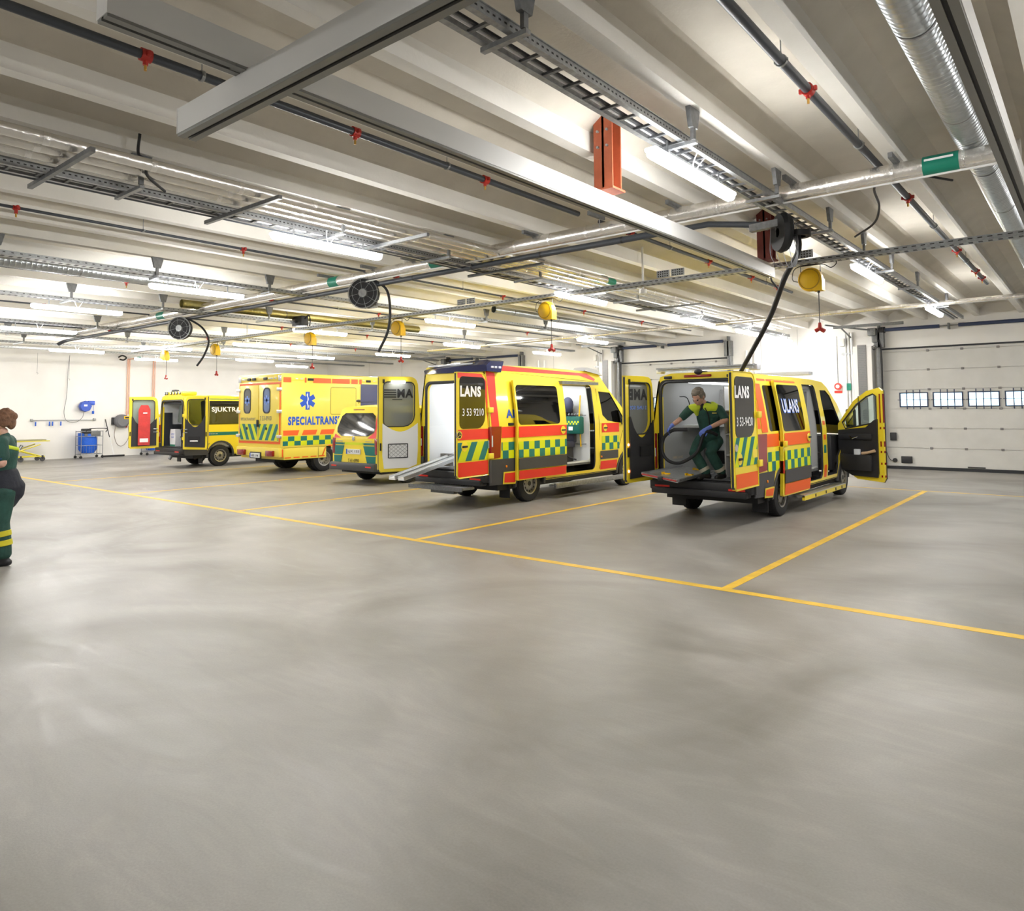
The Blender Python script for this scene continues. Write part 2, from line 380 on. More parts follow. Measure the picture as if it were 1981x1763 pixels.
# ---- sectional doors
def garage_door(i, a, b, wins=None):
    m = MB(); zs = [.08, .6, 1.15, 1.69, 2.23, 2.78, 3.31, DH]
    wl = [(a+.44+k*.83, a+.44+k*.83+.66) for k in range(4)] if i == 2 else [(a+.44+k*.83, a+.44+k*.83+.66) for k in range(4)]
    y0 = YB+.02
    for k in range(len(zs)-1):
        z0, z1 = zs[k]+.004, zs[k+1]-.004
        if k == 3:
            hs = [rect(u, v, 1.77, 2.12) for u, v in wl]
            m.sheet(rect(a, b, z0, z1), lambda p, q, d: (p, y0-d, q), DOORW, holes=hs, thick=.05)
        else: m.box(a, b, y0, y0+.05, z0, z1, DOORW)
    m.box(a, b, y0+.045, y0+.055, .08, 1.7, DOORW); m.box(a, b, y0+.045, y0+.055, 2.2, DH, DOORW)
    d = m.build('door_%d' % (i+1), smooth=0); struct(d, 'white sectional garage door with a row of small barred windows')
    MB().box(a, b, y0-.03, y0+.05, 0, .08, SKIRT).build('rubber_seal', d, 0)
    MB().box(a-.02, b+.02, y0-.04, y0, DH-.035, DH+.01, SKIRT).build('top_seal', d, 0)
    for z in zs[1:-1]:
        for k in range(6):
            x = a+.32+k*.835 if i else a+.32+k*.835
            x = a+.34+.82*k
            if x < b-.05 and k > 0 or k == 0 and False:
                MB().box(x-.035, x+.035, y0-.02, y0, z-.03, z+.03, SLAT, .006).build('hinge_cover', d)
    for u, v in wl:
        w = MB(); t = .03
        w.sheet(rect(u-t, v+t, 1.77-t, 2.12+t), lambda p, q, dd: (p, y0-dd, q), NAVY, holes=[rect(u, v, 1.77, 2.12)], thick=.05, off=.02)
        for k in (1, 2, 3): xx = u+(v-u)*k/4; w.box(xx-.012, xx+.012, y0-.05, y0-.034, 1.68, 2.22, NAVY)
        w.box(u-.07, v+.07, y0-.05, y0-.034, 1.935, 1.95, NAVY)
        f = w.build('window_frame', d, 0); MB().box(u, v, y0+.012, y0+.018, 1.77, 2.12, GLL).build('pane', f, 0)
    return d
for i, (a, b) in enumerate(DOORS):
    if i < 3: d = garage_door(i, a, b)
    else: struct(MB().box(a, b, YB+.02, YB+.07, 0, DH, DOORW).build('door_4', smooth=0))
    if i == 2:
        y = YB+.02
        MB().box(a+.14, a+.3, y-.06, y, .8, 1.02, PLAS, .01).build('push_button_box', d)
        MB().box(a+.4, a+.68, y-.05, y, .17, .36, PLAS, .01).build('label_plate', d)
        q = MB(); q.cyl((a+.24, y-.05, .24), (a+.24, y, .24), .06, PLAS); q.tube(spline([(a+.24, y-.03, .2), (a+.1, y-.03, .28), (a+.02, y-.02, .5)], 5), .008, PLAS, 6); q.build('socket', d)
        MB().box(a+2.0, a+2.4, y-.03, y, .1, .13, PLAS).build('pull_handle', d)
# vertical tracks, shaft and motor over every door: one lifting gear each
for i, (a, b) in enumerate(DOORS[:3]):
    t = thing('door_lift_gear', ['door lifting gear with navy shaft above the leftmost garage door', 'door lifting gear with navy shaft above the middle garage door', 'door lifting gear with navy shaft above the nearest garage door'][i], 'door gear', (a, YB, 0))
    for s, x in ((-1, 0), (1, b-a)):
        m = MB(); m.box(x+s*.02, x+s*.12, -.14, -.02, .1, 3.5, GALV); m.box(x+s*.0, x+s*.05, -.2, -.02, .1, 4.1, GALVD); m.box(x-.1*s, x+.14*s, -.2, -.03, 3.45, 3.95, GALVD)
        m.build('track', t, 0)
    m = MB(); m.cyl((0, -.16, 3.95), (b-a, -.16, 3.95), .014, GALVD, 8)
    m.build('axle', t)
    MB().cyl((.12, -.16, 3.95), (1.5, -.16, 3.95), .05, NAVY).build('spring_drum', t)
    MB().cyl((1.95, -.16, 3.95), (b-a-.15, -.16, 3.95), .05, NAVY).build('spring_drum', t)
    m = MB(); m.box(1.7, 1.74, -.22, -.02, 3.85, 4.02, GALVD)
    for k in range(5): m.lathe([(0.05, -.02), (.09, -.02), (.09, .0), (.05, 0)], (.0+k*.035, -.16, 3.95), (1, 0, 0), PLAS, 16)
    m.build('cable_pulley', t)
    m = MB(); m.box(-.3, -.08, -.3, -.06, 3.8, 4.02, GALVD, .02); m.box(-.2, -.05, -.26, -.1, 3.6, 3.8, GALVD, .02)
    m.build('motor', t)
    m = MB(); m.lathe([(.05, -.008), (.065, -.008), (.065, .008), (.05, .008), (.05, -.008)], (-.14, -.25, 3.45), (0, 1, 0), PLAS, 18)
    m.tube([(-.14, -.25, 3.62), (-.14, -.25, 3.5)], .006, PLAS, 5)
    m.tube(spline([(-.1, -.2, 3.75), (.0, -.22, 3.6), (.04, -.2, 3.2), (.03, -.18, 2.2)], 6), .015, PLAS, 6); m.build('pull_chain', t)
    m = MB(); m.beam((-.15, -.2, 3.95), (-1.2, -1.2, 4.1), .04, .04, GALVD); m.beam((-1.0, -1.1, 4.02), (.8, -1.1, 4.02), .04, .08, GALVD); m.beam((-.8, -1.1, 4.0), (-.8, -.1, 3.8), .03, .03, GALVD); m.build('brace', t, 0)
# wall columns with ventilation grilles and cable conduits beside the doors
for i, x in enumerate((-5.40, -14.12, -22.92)):
    t = thing('air_curtain', ['white air curtain column beside the nearest garage door', 'white air curtain column beside the middle garage door', 'white air curtain column beside the leftmost garage door'][i], 'air curtain', (x, YB, 0))
    m = MB(); m.box(-.12, .38, -.35, 0, 0, 3.5, WALLM, .01); m.build('housing', t, 0)
    for z0, z1 in ((.35, 2.02), (2.08, 3.54)):
        g = MB(); g.box(0, .24, -.36, -.351, z0, z1, SLAT)
        for k in range(int((z1-z0)/.05)): g.box(.01, .23, -.365, -.36, z0+k*.05, z0+k*.05+.02, GALVD)
        g.build('grille', t, 0)
    t2 = thing('conduit_bundle', ['three white vertical conduits left of the nearest air curtain', 'three white vertical conduits left of the middle air curtain', 'three white vertical conduits left of the leftmost air curtain'][i], 'conduit', (x-.40, YB, 0))
    for k in range(3): MB().cyl((k*.09, -.06, 0.0), (k*.09, -.06, 3.95), .033, RAIL, 12).build('conduit', t2)
    MB().box(-.1, .3, -.09, 0, 3.3, 3.36, GALV).build('clamp', t2, 0)
    MB().box(-.14, .0, -.16, 0, 3.55, 3.78, WALLM, .01).build('junction_box', t2)
    MB().box(.02, .14, -.12, -.1, 2.25, 2.45, GREENT).build('green_tag', t2, 0)
t = thing('alarm_bell', 'red ringed alarm bell with a red plate on the white back wall', 'alarm bell', (-6.05, YB, 2.37))
MB().lathe([(0, -.06), (.05, -.06), (.05, -.05), (.1, -.05), (.1, 0)], (0, 0, 0), (0, 1, 0), RED, 24).build('bell', t)
MB().lathe([(0, -.07), (.055, -.07), (.055, -.06)], (0, 0, 0), (0, 1, 0), WHT, 20).build('bell_face', t)
m = MB().box(-.11, .11, -.01, 0, -.2, -.13, RED); m.build('plate', t, 0)
MB().cyl((0, -.01, .1), (0, -.01, 1.5), .008, GALV, 6).build('cable', t)
t = thing('wall_pipes', 'grey pipes with a valve high on the wall left of the middle door', 'pipe', (-8.8, YB, 0))
for k in range(3): MB().cyl((k*.14, -.08, .3), (k*.14, -.08, 3.6), .035, RAIL, 10).build('pipe', t)
t = thing('wall_pipes', 'pair of white pipes on the wall between the leftmost and middle doors', 'pipe', (-17.3, YB, 0))
for k in range(2): MB().cyl((k*.3, -.08, .3), (k*.3, -.08, 3.7), .045, RAIL, 10).build('pipe', t)
# ================================================================ CEILING SERVICES
def ladder_tray(x, z, y0, y1, w, label, fine=False, step=.235):
    t = thing('cable_ladder', label, 'cable tray', (x, y0, z)); L = y1-y0
    for s in (-1, 1):
        m = MB(); X = s*w/2
        m.box(X-.012, X+.012, 0, L, -.03, .03, GALV); m.box(X-.02, X+.02, 0, L, .03, .036, GALV); m.box(X-.022, X+.022, 0, L, -.036, -.03, GALV)
        if fine:
            k = 0.1
            while k < min(L, 10): m.box(X+s*.0121, X+s*.0126, k, k+.022, -.004, .008, BLK); k += .05
        m.build('rail', t, 0)
    n = min(int(L/step), 95)
    for k in range(n):
        y = .1+k*step; MB().box(-w/2, w/2, y-.012, y+.012, -.03, -.012, GALVD).build('rung', t, 0)
    m = MB()
    for c in range(3 if fine else 4): m.tube([(-w/2+.04+c*.022, 0, -.004), (-w/2+.04+c*.022, L, -.004)], .009, [WHT, GALV, PLAS, WHT][c], 6)
    m.build('cables', t)
    return t
ladder_tray(-2.66, 3.96, -4, 20.6, .2, 'long galvanised cable ladder above the nearest ambulance, running to the doors', True)
ladder_tray(-7.34, 3.93, -1, 21.8, .2, 'galvanised cable ladder left of the white crane beam beside foil pipes', True)
def perf_tray(x, z, y0, y1, w, label, along='y'):
    L = y1-y0
    f = (lambda a, b, c: (a, b, c)) if along == 'y' else (lambda a, b, c: (b, a, c))
    t = thing('perforated_cable_tray', label, 'cable tray', (x, y0, z) if along == 'y' else (y0, x, z))
    m = MB()
    def bx(a0, a1, b0, b1, c0, c1, mt):
        p = f(a0, b0, c0); q = f(a1, b1, c1); m.box(p[0], q[0], p[1], q[1], p[2], q[2], mt)
    bx(-w/2, w/2, 0, L, -.03, -.026, GALV); bx(-w/2-.003, -w/2, 0, L, -.03, .03, GALV); bx(w/2, w/2+.003, 0, L, -.03, .03, GALV)
    k = .05
    while k < L-.1:
        bx(w/2+.003, w/2+.0036, k, k+.03, .0, .012, BLK); bx(-w/2-.0036, -w/2-.003, k, k+.05, .0, .012, BLK); bx(-w/4, w/4, k, k+.045, -.0306, -.03, BLK); k += .1
    m.build('tray', t, 0)
    m = MB()
    for c in range(3):
        p = f(-w/3+c*.03, 0, -.015); q = f(-w/3+c*.03, L, -.015); m.tube([p, q], .01, [WHT, PLAS, GALV][c], 6)
    m.build('cables', t)
    return t
perf_tray(10.0, 3.75, -24.5, .6, .16, 'perforated cable tray crossing the hall above the ambulances, carrying the yellow reels', 'x')
for x, l in ((-11.5, 'third'), (-15.25, 'fourth'), (-19.7, 'fifth'), (-22.5, 'sixth'), (-25.5, 'seventh'), (-27.6, 'eighth')):
    perf_tray(x, 3.93, 0, 21.8, .2, 'perforated tray above the %s lamp row counted from the right' % l)
# hangers: trapezoid plate under a rib, rod, foot
RIBX = [u*2.42-.065 for u in RIBR]
TRX = [-2.66, -7.34, -11.5, -15.25, -19.7, -22.5, -25.5]
def hanger(row, y, k):
    tx = TRX[row]; x = min([r for r in RIBX if r > tx-.1], key=lambda r: abs(r-tx-.12)); zt = ZR; zb = 3.95 if row == 0 else 3.92
    o = ['nearest', 'second', 'third', 'fourth', 'fifth', 'sixth', 'seventh', 'eighth'][k]
    t = thing('tray_hanger', '%s grey hanger of the %s cable tray counted from the right' % (o, ['first', 'second', 'third', 'fourth', 'fifth', 'sixth', 'seventh'][row]), 'bracket', (x, y, zt), 0, 'tray hangers')
    m = MB(); m.prism([(-.09, 0), (.09, 0), (.05, -.16), (-.05, -.16)], lambda a, b, d: (d, a, b), -.02, .02, GALVD); m.build('head_plate', t, 0)
    MB().box(-.015, .015, -.02, .02, zb-zt-.03, -.1, GALVD).build('rod', t, 0)
    MB().box(tx-x-.12, .03, -.02, .02, zb-zt-.07, zb-zt-.04, GALV).build('foot', t, 0)
for row, ys in enumerate(((3.07, 5.24, 7.16, 9.0, 10.6, 12.3, 14.35, 17.5), (2.85, 5.15, 6.92, 9.0, 10.9, 12.1, 15, 18), (2.87, 4.96, 6.9, 9.3, 12.65, 15), (3.3, 4.93, 6.6, 9, 12, 15.5), (4, 7, 10.3, 13), (6, 9, 12), (7, 10.4))):
    for k, y in enumerate(ys): hanger(row, y, k)
# foil wrapped pipes beside the second ladder with struts
t = thing('foil_pipes', 'bundle of foil wrapped pipes beside the second cable ladder', 'pipe', (-6.76, 0, 4.0))
for k, x in enumerate((-.3, -.08, .14)):
    m = MB(); m.cyl((x, -1, 0), (x, 20, 0), .055, FOIL, 16)
    for j in range(24): m.cyl((x, -.6+j*.85, 0), (x, -.55+j*.85, 0), .058, FOILB, 16)
    o = m.build('foil_pipe', t)
for y, g in ((10.9, 0), (10.5, 1)): MB().cyl((-.3+g*.44, y, 0), (-.3+g*.44, y+.25, 0), .06, GREENT, 16).build('green_tape', t)
t = thing('strut_channel', 'steel struts carrying the foil pipes', 'bracket', (-7.0, 0, 3.885), 0)
for y in (2.2, 3.9, 5.9, 8.2, 10.9, 13.5): MB().box(-.75, .75, y-.02, y+.02, -.02, .02, GALVD).build('strut', t, 0)
tag(MB().cyl((-7.56, -1, 3.93), (-7.56, 14, 3.93), .025, DPIPE, 10).build('thin_pipe'), 'thin dark pipe along the left edge of the second cable ladder', 'pipe')
def pipe(p, q, r, mt, name, label, bands=0, bm=None, n=16):
    m = MB(); m.cyl(p, q, r, mt, n); P = Vector(p); Q = Vector(q); L = (Q-P).length; d = (Q-P).normalized()
    if bands:
        k = bands*.5
        while k < L-.1: m.cyl(P+d*k, P+d*(k+.03), r*1.03, bm, n); k += bands
    return tag(m.build(name), label, 'pipe')
SP = pipe((-24, 7.65, 4.05), (-.45, 7.65, 4.05), .09, FOIL, 'foil_insulated_pipe', 'big foil wrapped pipe crossing the hall under the ceiling ribs', .6, FOILB, 24)
for x0, x1 in ((-1.22, -.92), (-8.0, -7.7), (-10.6, -10.35), (-17.35, -17.0)):
    MB().cyl((x0, 7.65, 4.05), (x1, 7.65, 4.05), .0935, GREENT, 24).build('green_tape', SP)
m = MB().cyl((-8.6, 7.65, 4.05), (-8.6, 7.65, 4.3), .06, FOIL); m.build('branch', SP)
m = MB(); m.beam((-1.2, 7.556, 4.083), (-.96, 7.556, 4.083), .02, .004, WHT, (0, 1, 0)); m.build('tape_arrow', SP, 0)
pipe((-24, 7.6, 3.94), (-.45, 7.6, 3.94), .011, RAIL, 'thin_white_pipe', 'thin white pipe under the big foil pipe', 0, None, 8)
DP = pipe((-23.5, 7.75, 3.89), (-4.0, 7.75, 3.9), .042, DPIPE, 'extraction_pipe', 'dark grey extraction pipe below the big foil pipe', 1.3, PLAS)
MB().tube([(-4.0, 7.75, 3.9), (-3.47, 7.75, 3.9), (-2.75, 7.75, 3.77), (-2.5, 7.75, 3.75)], .035, DPIPE, 14).build('end_bend', DP)
MB().tube(spline([(-23.5, 7.75, 3.89), (-23.7, 7.7, 3.86), (-23.8, 7.6, 3.78)], 4), .05, DPIPE, 12).build('end_bend', DP)
pipe((-18, 17, 3.82), (-.9, 17, 3.92), .05, FOIL, 'foil_insulated_pipe', 'slim foil wrapped pipe crossing near the garage doors', .5, FOILB)
m = MB(); m.box(-1.02, -.86, 16.94, 17.06, 3.86, 3.98, GREENT); tag(m.build('green_tape', smooth=0), 'green tape on the slim foil pipe near the nearest door', 'tape')
# spiral ducts
def duct(x, z, r, y0, y1, label, mt=DUCTM):
    m = MB(); n = 28; P = []; L = y1-y0; k = 0
    pr = []; y = 0
    while y < L: pr += [(r, y), (r, y+.05), (r*1.03, y+.057), (r, y+.064)]; y += .07
    m.lathe(pr, (x, y0, z), (0, 1, 0), mt, n)
    y = .7
    o = m.build('spiral_duct', None, 25)
    while y < L:
        MB().lathe([(r*1.015, y), (r*1.03, y), (r*1.03, y+.02), (r*1.015, y+.02)], (x, y0, z), (0, 1, 0), SLAT, n).build('joint_ring', o); y += 1.8
    return tag(o, label, 'duct')
duct(-.83, 4.28, .135, -1, 21.6, 'large spiral ventilation duct at the upper right between ceiling ribs')
duct(-12.65, 4.05, .1, 0, 6.2, 'grey spiral duct at the far left above the third lamp row')
duct(-15.3, 4.1, .09, 7.2, 14, 'spiral duct with a yellowish sheen above the box ambulance', mat('duct_warm', (.6, .53, .22), .35, .8))
duct(-11.0, 4.12, .08, 12.5, 19, 'slim spiral duct behind the ambulance with red bands')
# sprinkler pipes
def sprinkler(x, z, y0, y1, heads, clamps, label, r=.03):
    t = thing('sprinkler_pipe', label, 'sprinkler', (x, 0, z)); MB().cyl((0, y0, 0), (0, y1, 0), r, DPIPE, 14).build('pipe', t)
    for y in heads:
        m = MB(); m.cyl((0, y-.035, 0), (0, y+.035, 0), r*1.35, REDP, 14); m.box(-.07, .07, y-.015, y+.015, -.02, .02, REDP, .008); m.cyl((0, y, 0), (0, y, -.07), .018, REDP, 10)
        f = m.build('red_fitting', t); MB().cyl((0, y, -.07), (0, y, -.11), .01, BRASS, 8).build('nozzle', f)
    for y in clamps:
        m = MB(); m.lathe([(r, -.012), (r*1.25, -.012), (r*1.25, .012), (r, .012)], (0, y, 0), (0, 1, 0), GALV, 14); m.cyl((0, y, r), (0, y, ZS-z-.005), .005, GALV, 6); m.box(-.05, .05, y-.008, y+.008, -.01, .01, GALV); m.build('clamp', t)
sprinkler(-5.07, 4.24, -4, 7.4, (2.1, 3.9, 5.63), (2.5, 5.05), 'sprinkler pipe left of the white crane beam', .034)
sprinkler(-5.07, 4.24, 7.9, 15.5, (8.3, 8.7, 11.3, 13.2, 14.6), (9.9, 14), 'sprinkler pipe behind the big foil pipe, passing the second oxide post', .03)
sprinkler(-1.66, 4.22, -3, 16.9, (2.2, 5.6, 9.3, 13.0, 15.2, 16.1), (5.0, 7.1, 11, 14), 'sprinkler pipe beside the bright rib at the upper right', .036)
for x, l in ((-9.6, 'thin sprinkler pipe right of the third lamp row'), (-13.6, 'thin sprinkler pipe right of the fourth lamp row'), (-17.8, 'thin sprinkler pipe right of the fifth lamp row'), (-22, 'thin sprinkler pipe right of the sixth lamp row')):
    sprinkler(x, 4.12, 0, 20, (2.6, 5.4, 8.3, 11.2, 14.2, 17), (4, 10), l, .018)
# crane system: two rails and a bridge
def crane_rail(p, q, w, h, name, label):       # p,q: centre of bottom face
    p = Vector(p); q = Vector(q); d = (q-p).normalized(); r = d.cross(Vector((0, 0, 1))); t = thing(name, label, 'crane rail', p)
    m = MB(); u = Vector((0, 0, 1)); o = Vector((0, 0, 0)); L = (q-p).length
    m.beam(u*h/2, d*L+u*h/2, w, h, RAIL); m.build('girder', t, 0)
    m = MB(); m.beam(r*w*.28-u*.008, d*L+r*w*.28-u*.008, w*.36, .016, RAILG); m.beam(-r*w*.28-u*.008, d*L-r*w*.28-u*.008, w*.36, .016, RAILG); m.beam(-u*.001, d*L-u*.001, w*.2, .004, BLK); m.build('slot_lips', t, 0)
    for e in (o, d*L): m = MB(); m.beam(e+u*h*.5-d*.004, e+u*h*.5+d*.004, w*1.03, h*1.02, RAIL); m.build('end_cap', t, 0)
    return t
crane_rail((-3.54, 1.27, 3.6), (-3.54, 9.95, 3.6), .12, .16, 'crane_rail', 'long white crane rail carried by the red oxide posts')
crane_rail((-.47, -2, 3.6), (-.47, 9.95, 3.6), .12, .16, 'crane_rail', 'white crane rail at the upper right edge beside the spiral duct')
b_ = crane_rail((-4.27, 2.02, 3.435), (.3, 2.02, 3.435), .12, .155, 'crane_bridge', 'white crane bridge crossing below the two rails at the top')
for x in (-3.54, -.47): MB().box(x+4.27-.06, x+4.27+.06, -.12, .12, .153, .163, RAILG).build('trolley', b_, 0)
def post(x, y, z0, z1, label, w=.2, d=.16, POST=POST):
    t = thing('steel_post', label, 'steel post', (x, y, z0)); h = z1-z0; m = MB()
    m.box(-w/2, w/2, -d/2, -d/2+.015, 0, h, POST); m.box(-w/2, w/2, d/2-.015, d/2, 0, h, POST); m.box(-.012, .012, -d/2, d/2, 0, h, POST); m.build('i_beam', t, 0)
    MB().box(-w/2-.02, w/2+.02, -d/2-.03, d/2+.03, -.02, 0, POST).build('foot_plate', t, 0)
    for z in (.15, .3):
        for s in (-1, 1): MB().cyl((s*.05, -d/2-.02, h-z), (s*.05, -d/2, h-z), .012, GALV, 8).build('bolt', t)
    return t
post(-3.47, 5.56, 3.78, ZS-.005, 'rust red steel post above the middle of the long crane rail')
post(-3.47, 9.62, 3.78, ZS-.005, 'dark red steel post at the far end of the long crane rail', POST=POSTD)
post(-.36, 3.35, 3.78, ZS-.005, 'dark red steel post at the top right corner of the photo', .22, .5, POSTD)
# ================================================================ LAMPS
LENS = mat('tube_diffuser', (1, .985, .95), .4, emit=LAMP)
LHS = mat('lit_lamp_housing', (.93, .95, 1), .4, emit=LAMP*.07)
LCLR = mat('lamp_housing', (.8, .81, .84), .3)
def make_lamp():
    t = thing('tube_lamp', 'x', 'ceiling lamp', (0, 0, 0), 0, 'tube lamps under the cable trays')
    prof = [(-.05, 0), (-.045, -.03), (-.025, -.048), (.025, -.048), (.045, -.03), (.05, 0)]
    m = MB(); L = 1.57; rr = []
    for y, s in ((-L/2, .55), (-L/2+.03, .95), (-L/2+.06, 1), (L/2-.06, 1), (L/2-.03, .95), (L/2, .55)): rr.append([(a*s, y, b*s) for a, b in prof])
    vs = [p for r in rr for p in r]; n = 6; fs = [(i*n+k, i*n+k+1, (i+1)*n+k+1, (i+1)*n+k) for i in range(5) for k in range(5)]+[tuple(range(6)), tuple(30+k for k in range(6))]
    m.add(vs, fs, LENS); m.build('diffuser', t)
    MB().box(-.052, .052, -L/2, L/2, .002, .035, LHS, .01).build('housing', t)
    for y in (-.5, .5): MB().box(-.004, .004, y-.01, y+.01, .035, .165, GALV).build('clip', t, 0)
    m = MB(); m.tube(spline([(0, 0, .03), (.03, .03, .1), (.08, .06, .17)], 5), .006, WHT, 6); m.tube(spline([(0, -.02, .03), (.02, -.06, .1), (.08, -.1, .17)], 5), .006, WHT, 6); m.build('supply_cable', t)
    return t
lamp0 = make_lamp(); first = True
ROWS = [(-2.63, (5.62, 11.5, 17.05), 'first'), (-7.2, (5.17, 10.6, 15.45, 18.45, 21.0), 'second'), (-11.52, (5.7, 11.6, 17.5), 'third'), (-15.25, (5.2, 10.7, 15.85, 20.2), 'fourth'),
        (-19.7, (5.9, 11.6, 16.9), 'fifth'), (-22.5, (4.15, 10.15, 15.6), 'sixth'), (-25.5, (2.9, 8.7, 14.9), 'seventh'), (-27.6, (6.0, 12.1, 17.9), 'eighth')]
ROWS += [(-7.2, (-.6, -6.3), 'b'), (-2.63, (-3.4,), 'b'), (1.7, (-3.2,), 'b'), (-15.25, (-.6,), 'b'), (-19.7, (0,), 'b'), (-25, (-1.5,), 'b'), (1.7, (5.4, 11.6, 17.6), 'b'), (4.6, (8.5,), 'b')]  # unseen tubes added as fill to brighten the ceiling and crane bridge
for x, ys, nm in ROWS:
    for k, y in enumerate(ys):
        lab = '%s tube lamp of the %s lamp row counted from the right' % (['nearest', 'second', 'third', 'fourth', 'fifth'][k], nm)
        if nm == 'b': lab = 'unseen tube lamp added as fill light, behind or right of the camera'
        if first: lamp0.location = (x, y, 3.75); lamp0['label'] = lab; first = False
        else: dup(lamp0, (x, y, 3.75), None, lab)
# ================================================================ REELS
def make_reel():
    t = thing('cable_reel', 'x', 'cable reel', (0, 0, 0), 0, 'yellow cable reels on the crossing tray')
    m = MB(); m.lathe([(0, -.075), (.12, -.075), (.155, -.055), (.165, 0), (.155, .055), (.12, .075), (0, .075)], (0, 0, 0), (0, 1, 0), YREEL, 30)
    m.prism([(.04, -.165), (.165, -.165), (.165, 0), (.02, -.02)], lambda a, b, d: (a, d, b), -.07, .07, YREEL); m.build('housing', t)
    MB().lathe([(.128, -.078), (.14, -.078), (.14, -.07)], (0, 0, 0), (0, 1, 0), mat('reel_dark', (.45, .25, 0), .5), 30).build('face_ring', t)
    m = MB(); m.tube([(-.13, 0, .08), (-.13, 0, .2), (.13, 0, .2), (.13, 0, .08)], .008, BLK, 6); m.build('hanger_bow', t)
    MB().cyl((.1, 0, -.165), (.1, 0, -.19), .018, BLK, 10).build('cable_stop', t)
    MB().cyl((.1, 0, -.19), (.1, 0, -.62), .006, BLK, 6).build('cord', t)
    m = MB(); m.tube([(.1, 0, -.6), (.1, 0, -.69)], [.018, .03], REDP, 10); m.tube([(.1, 0, -.68), (.16, 0, -.72)], .028, REDP, 10); m.tube([(.1, 0, -.68), (.04, 0, -.71)], .026, REDP, 10); m.build('plug', t)
    MB().tube(spline([(-.15, 0, -.02), (-.24, 0, .02), (-.22, 0, .16), (-.1, .02, .21), (.15, .02, .2), (.26, .02, .14), (.33, .02, .18), (.33, .02, .23)], 6), .006, BLK, 6).build('feed_cable', t)
    return t
reel0 = make_reel()
for k, (x, l) in enumerate([(-3.01, 'yellow cable reel above the nearest ambulance'), (-7.55, 'yellow cable reel above the ambulance with red bands'), (-11.51, 'yellow cable reel above the small yellow van'),
                            (-14.68, 'yellow cable reel beside the brightest far lamp, above the box ambulance'), (-19.2, 'yellow cable reel left of the box ambulance'), (-22.25, 'leftmost yellow cable reel, above the open transport van')]):
    lab = l+''
    if k == 0: reel0.location = (x, 10.0, 3.5); reel0['label'] = lab
    else: dup(reel0, (x, 10.0, 3.5), None, lab)
def hose_reel(x, y, z, rot, hose, label, edge=False):
    t = thing('exhaust_hose_reel', label, 'hose reel', (x, y, z), rot)
    m = MB()
    for k in range(7): r = .1+k*.024; m.tube([(r*math.cos(a*PI/16), (.02 if k % 2 else -.02), r*math.sin(a*PI/16)) for a in range(32)], .014, HOSE, 6, closed=True)
    m.lathe([(.06, -.06), (.25, -.06), (.25, .06), (.06, .06)], (0, 0, 0), (0, 1, 0), HOSE, 28); m.build('coiled_hose', t)
    MB().lathe([(0, -.09), (.07, -.09), (.085, -.06), (.085, .06), (0, .06)], (0, 0, 0), (0, 1, 0), GALV, 20).build('hub', t)
    m = MB()
    for r in (.25, .262, .19): m.tube([(r*math.cos(a*PI/18), -.075, r*math.sin(a*PI/18)) for a in range(36)], .004, GALV, 5, closed=True)
    for k in range(8): a = k*PI/4+.2; m.tube([(.07*math.cos(a), -.09, .07*math.sin(a)), (.19*math.cos(a), -.075, .19*math.sin(a)), (.26*math.cos(a), -.07, .26*math.sin(a)), (.26*math.cos(a), .0, .26*math.sin(a))], .004, GALV, 5)
    m.build('wire_guard', t)
    m = MB(); m.tube([(0, .06, 0), (0, .1, .0), (0, .1, .26)], .035, PLAS, 10); m.build('mount', t)
    MB().tube(spline(hose, 8), .022, HOSE, 10).build('hose', t)
    return t
hose_reel(-9.63, 7.62, 3.74, .55, [(.12, -.05, .22), (.27, -.05, .17), (.42, -.05, .02), (.47, -.05, -.3), (.43, -.05, -.66), (.27, -.05, -1.0)], 'black hose reel with a short hanging hose under the extraction pipe, centre')
hose_reel(-16.21, 7.62, 3.66, .65, [(.1, -.05, .22), (.3, -.05, .16), (.55, -.05, -.02), (.68, -.05, -.3), (.58, -.05, -.62), (.42, -.05, -.86)], 'black hose reel with a short hanging hose at the far left')
t = thing('exhaust_hose_reel', 'edge-on black hose reel whose long hose goes down into the nearest ambulance', 'hose reel', (-2.62, 7.75, 3.66))
m = MB(); m.lathe([(.05, -.05), (.2, -.05), (.22, 0), (.2, .05), (.05, .05)], (0, 0, 0), (.75, .66, 0), HOSE, 24); m.build('coiled_hose', t)
m = MB(); m.lathe([(.08, -.03), (.13, -.03), (.13, .03), (.08, .03), (.08, -.03)], (.14, .1, -.02), (0, 0, 1), HOSE, 20); m.build('hose_guide', t)
m = MB()
for k in range(5): m.tube(spline([(-.12+k*.05, 0, .12), (-.14+k*.07, .05, -.25), (.02+k*.02, .08, -.38), (.15, .05, -.2), (.14-k*.02, .02, .1)], 6), .004, WIRE, 5)
m.build('wire_guard', t)
MB().beam((-.35, 0, .1), (.1, 0, .12), .08, .08, GALVD).build('arm', t, 0)
MB().tube(spline([(.13, .12, .0), (.1, .2, -.2), (-.17, .55, -.4), (-.6, 1.25, -.74), (-1.08, 1.85, -1.12), (-1.42, 2.3, -1.36), (-1.62, 2.65, -1.52), (-1.72, 2.74, -1.85), (-1.78, 2.75, -2.15), (-1.74, 2.8, -2.5), (-1.55, 3.0, -2.75)], 10), .032, HOSE, 12).build('hose', t)
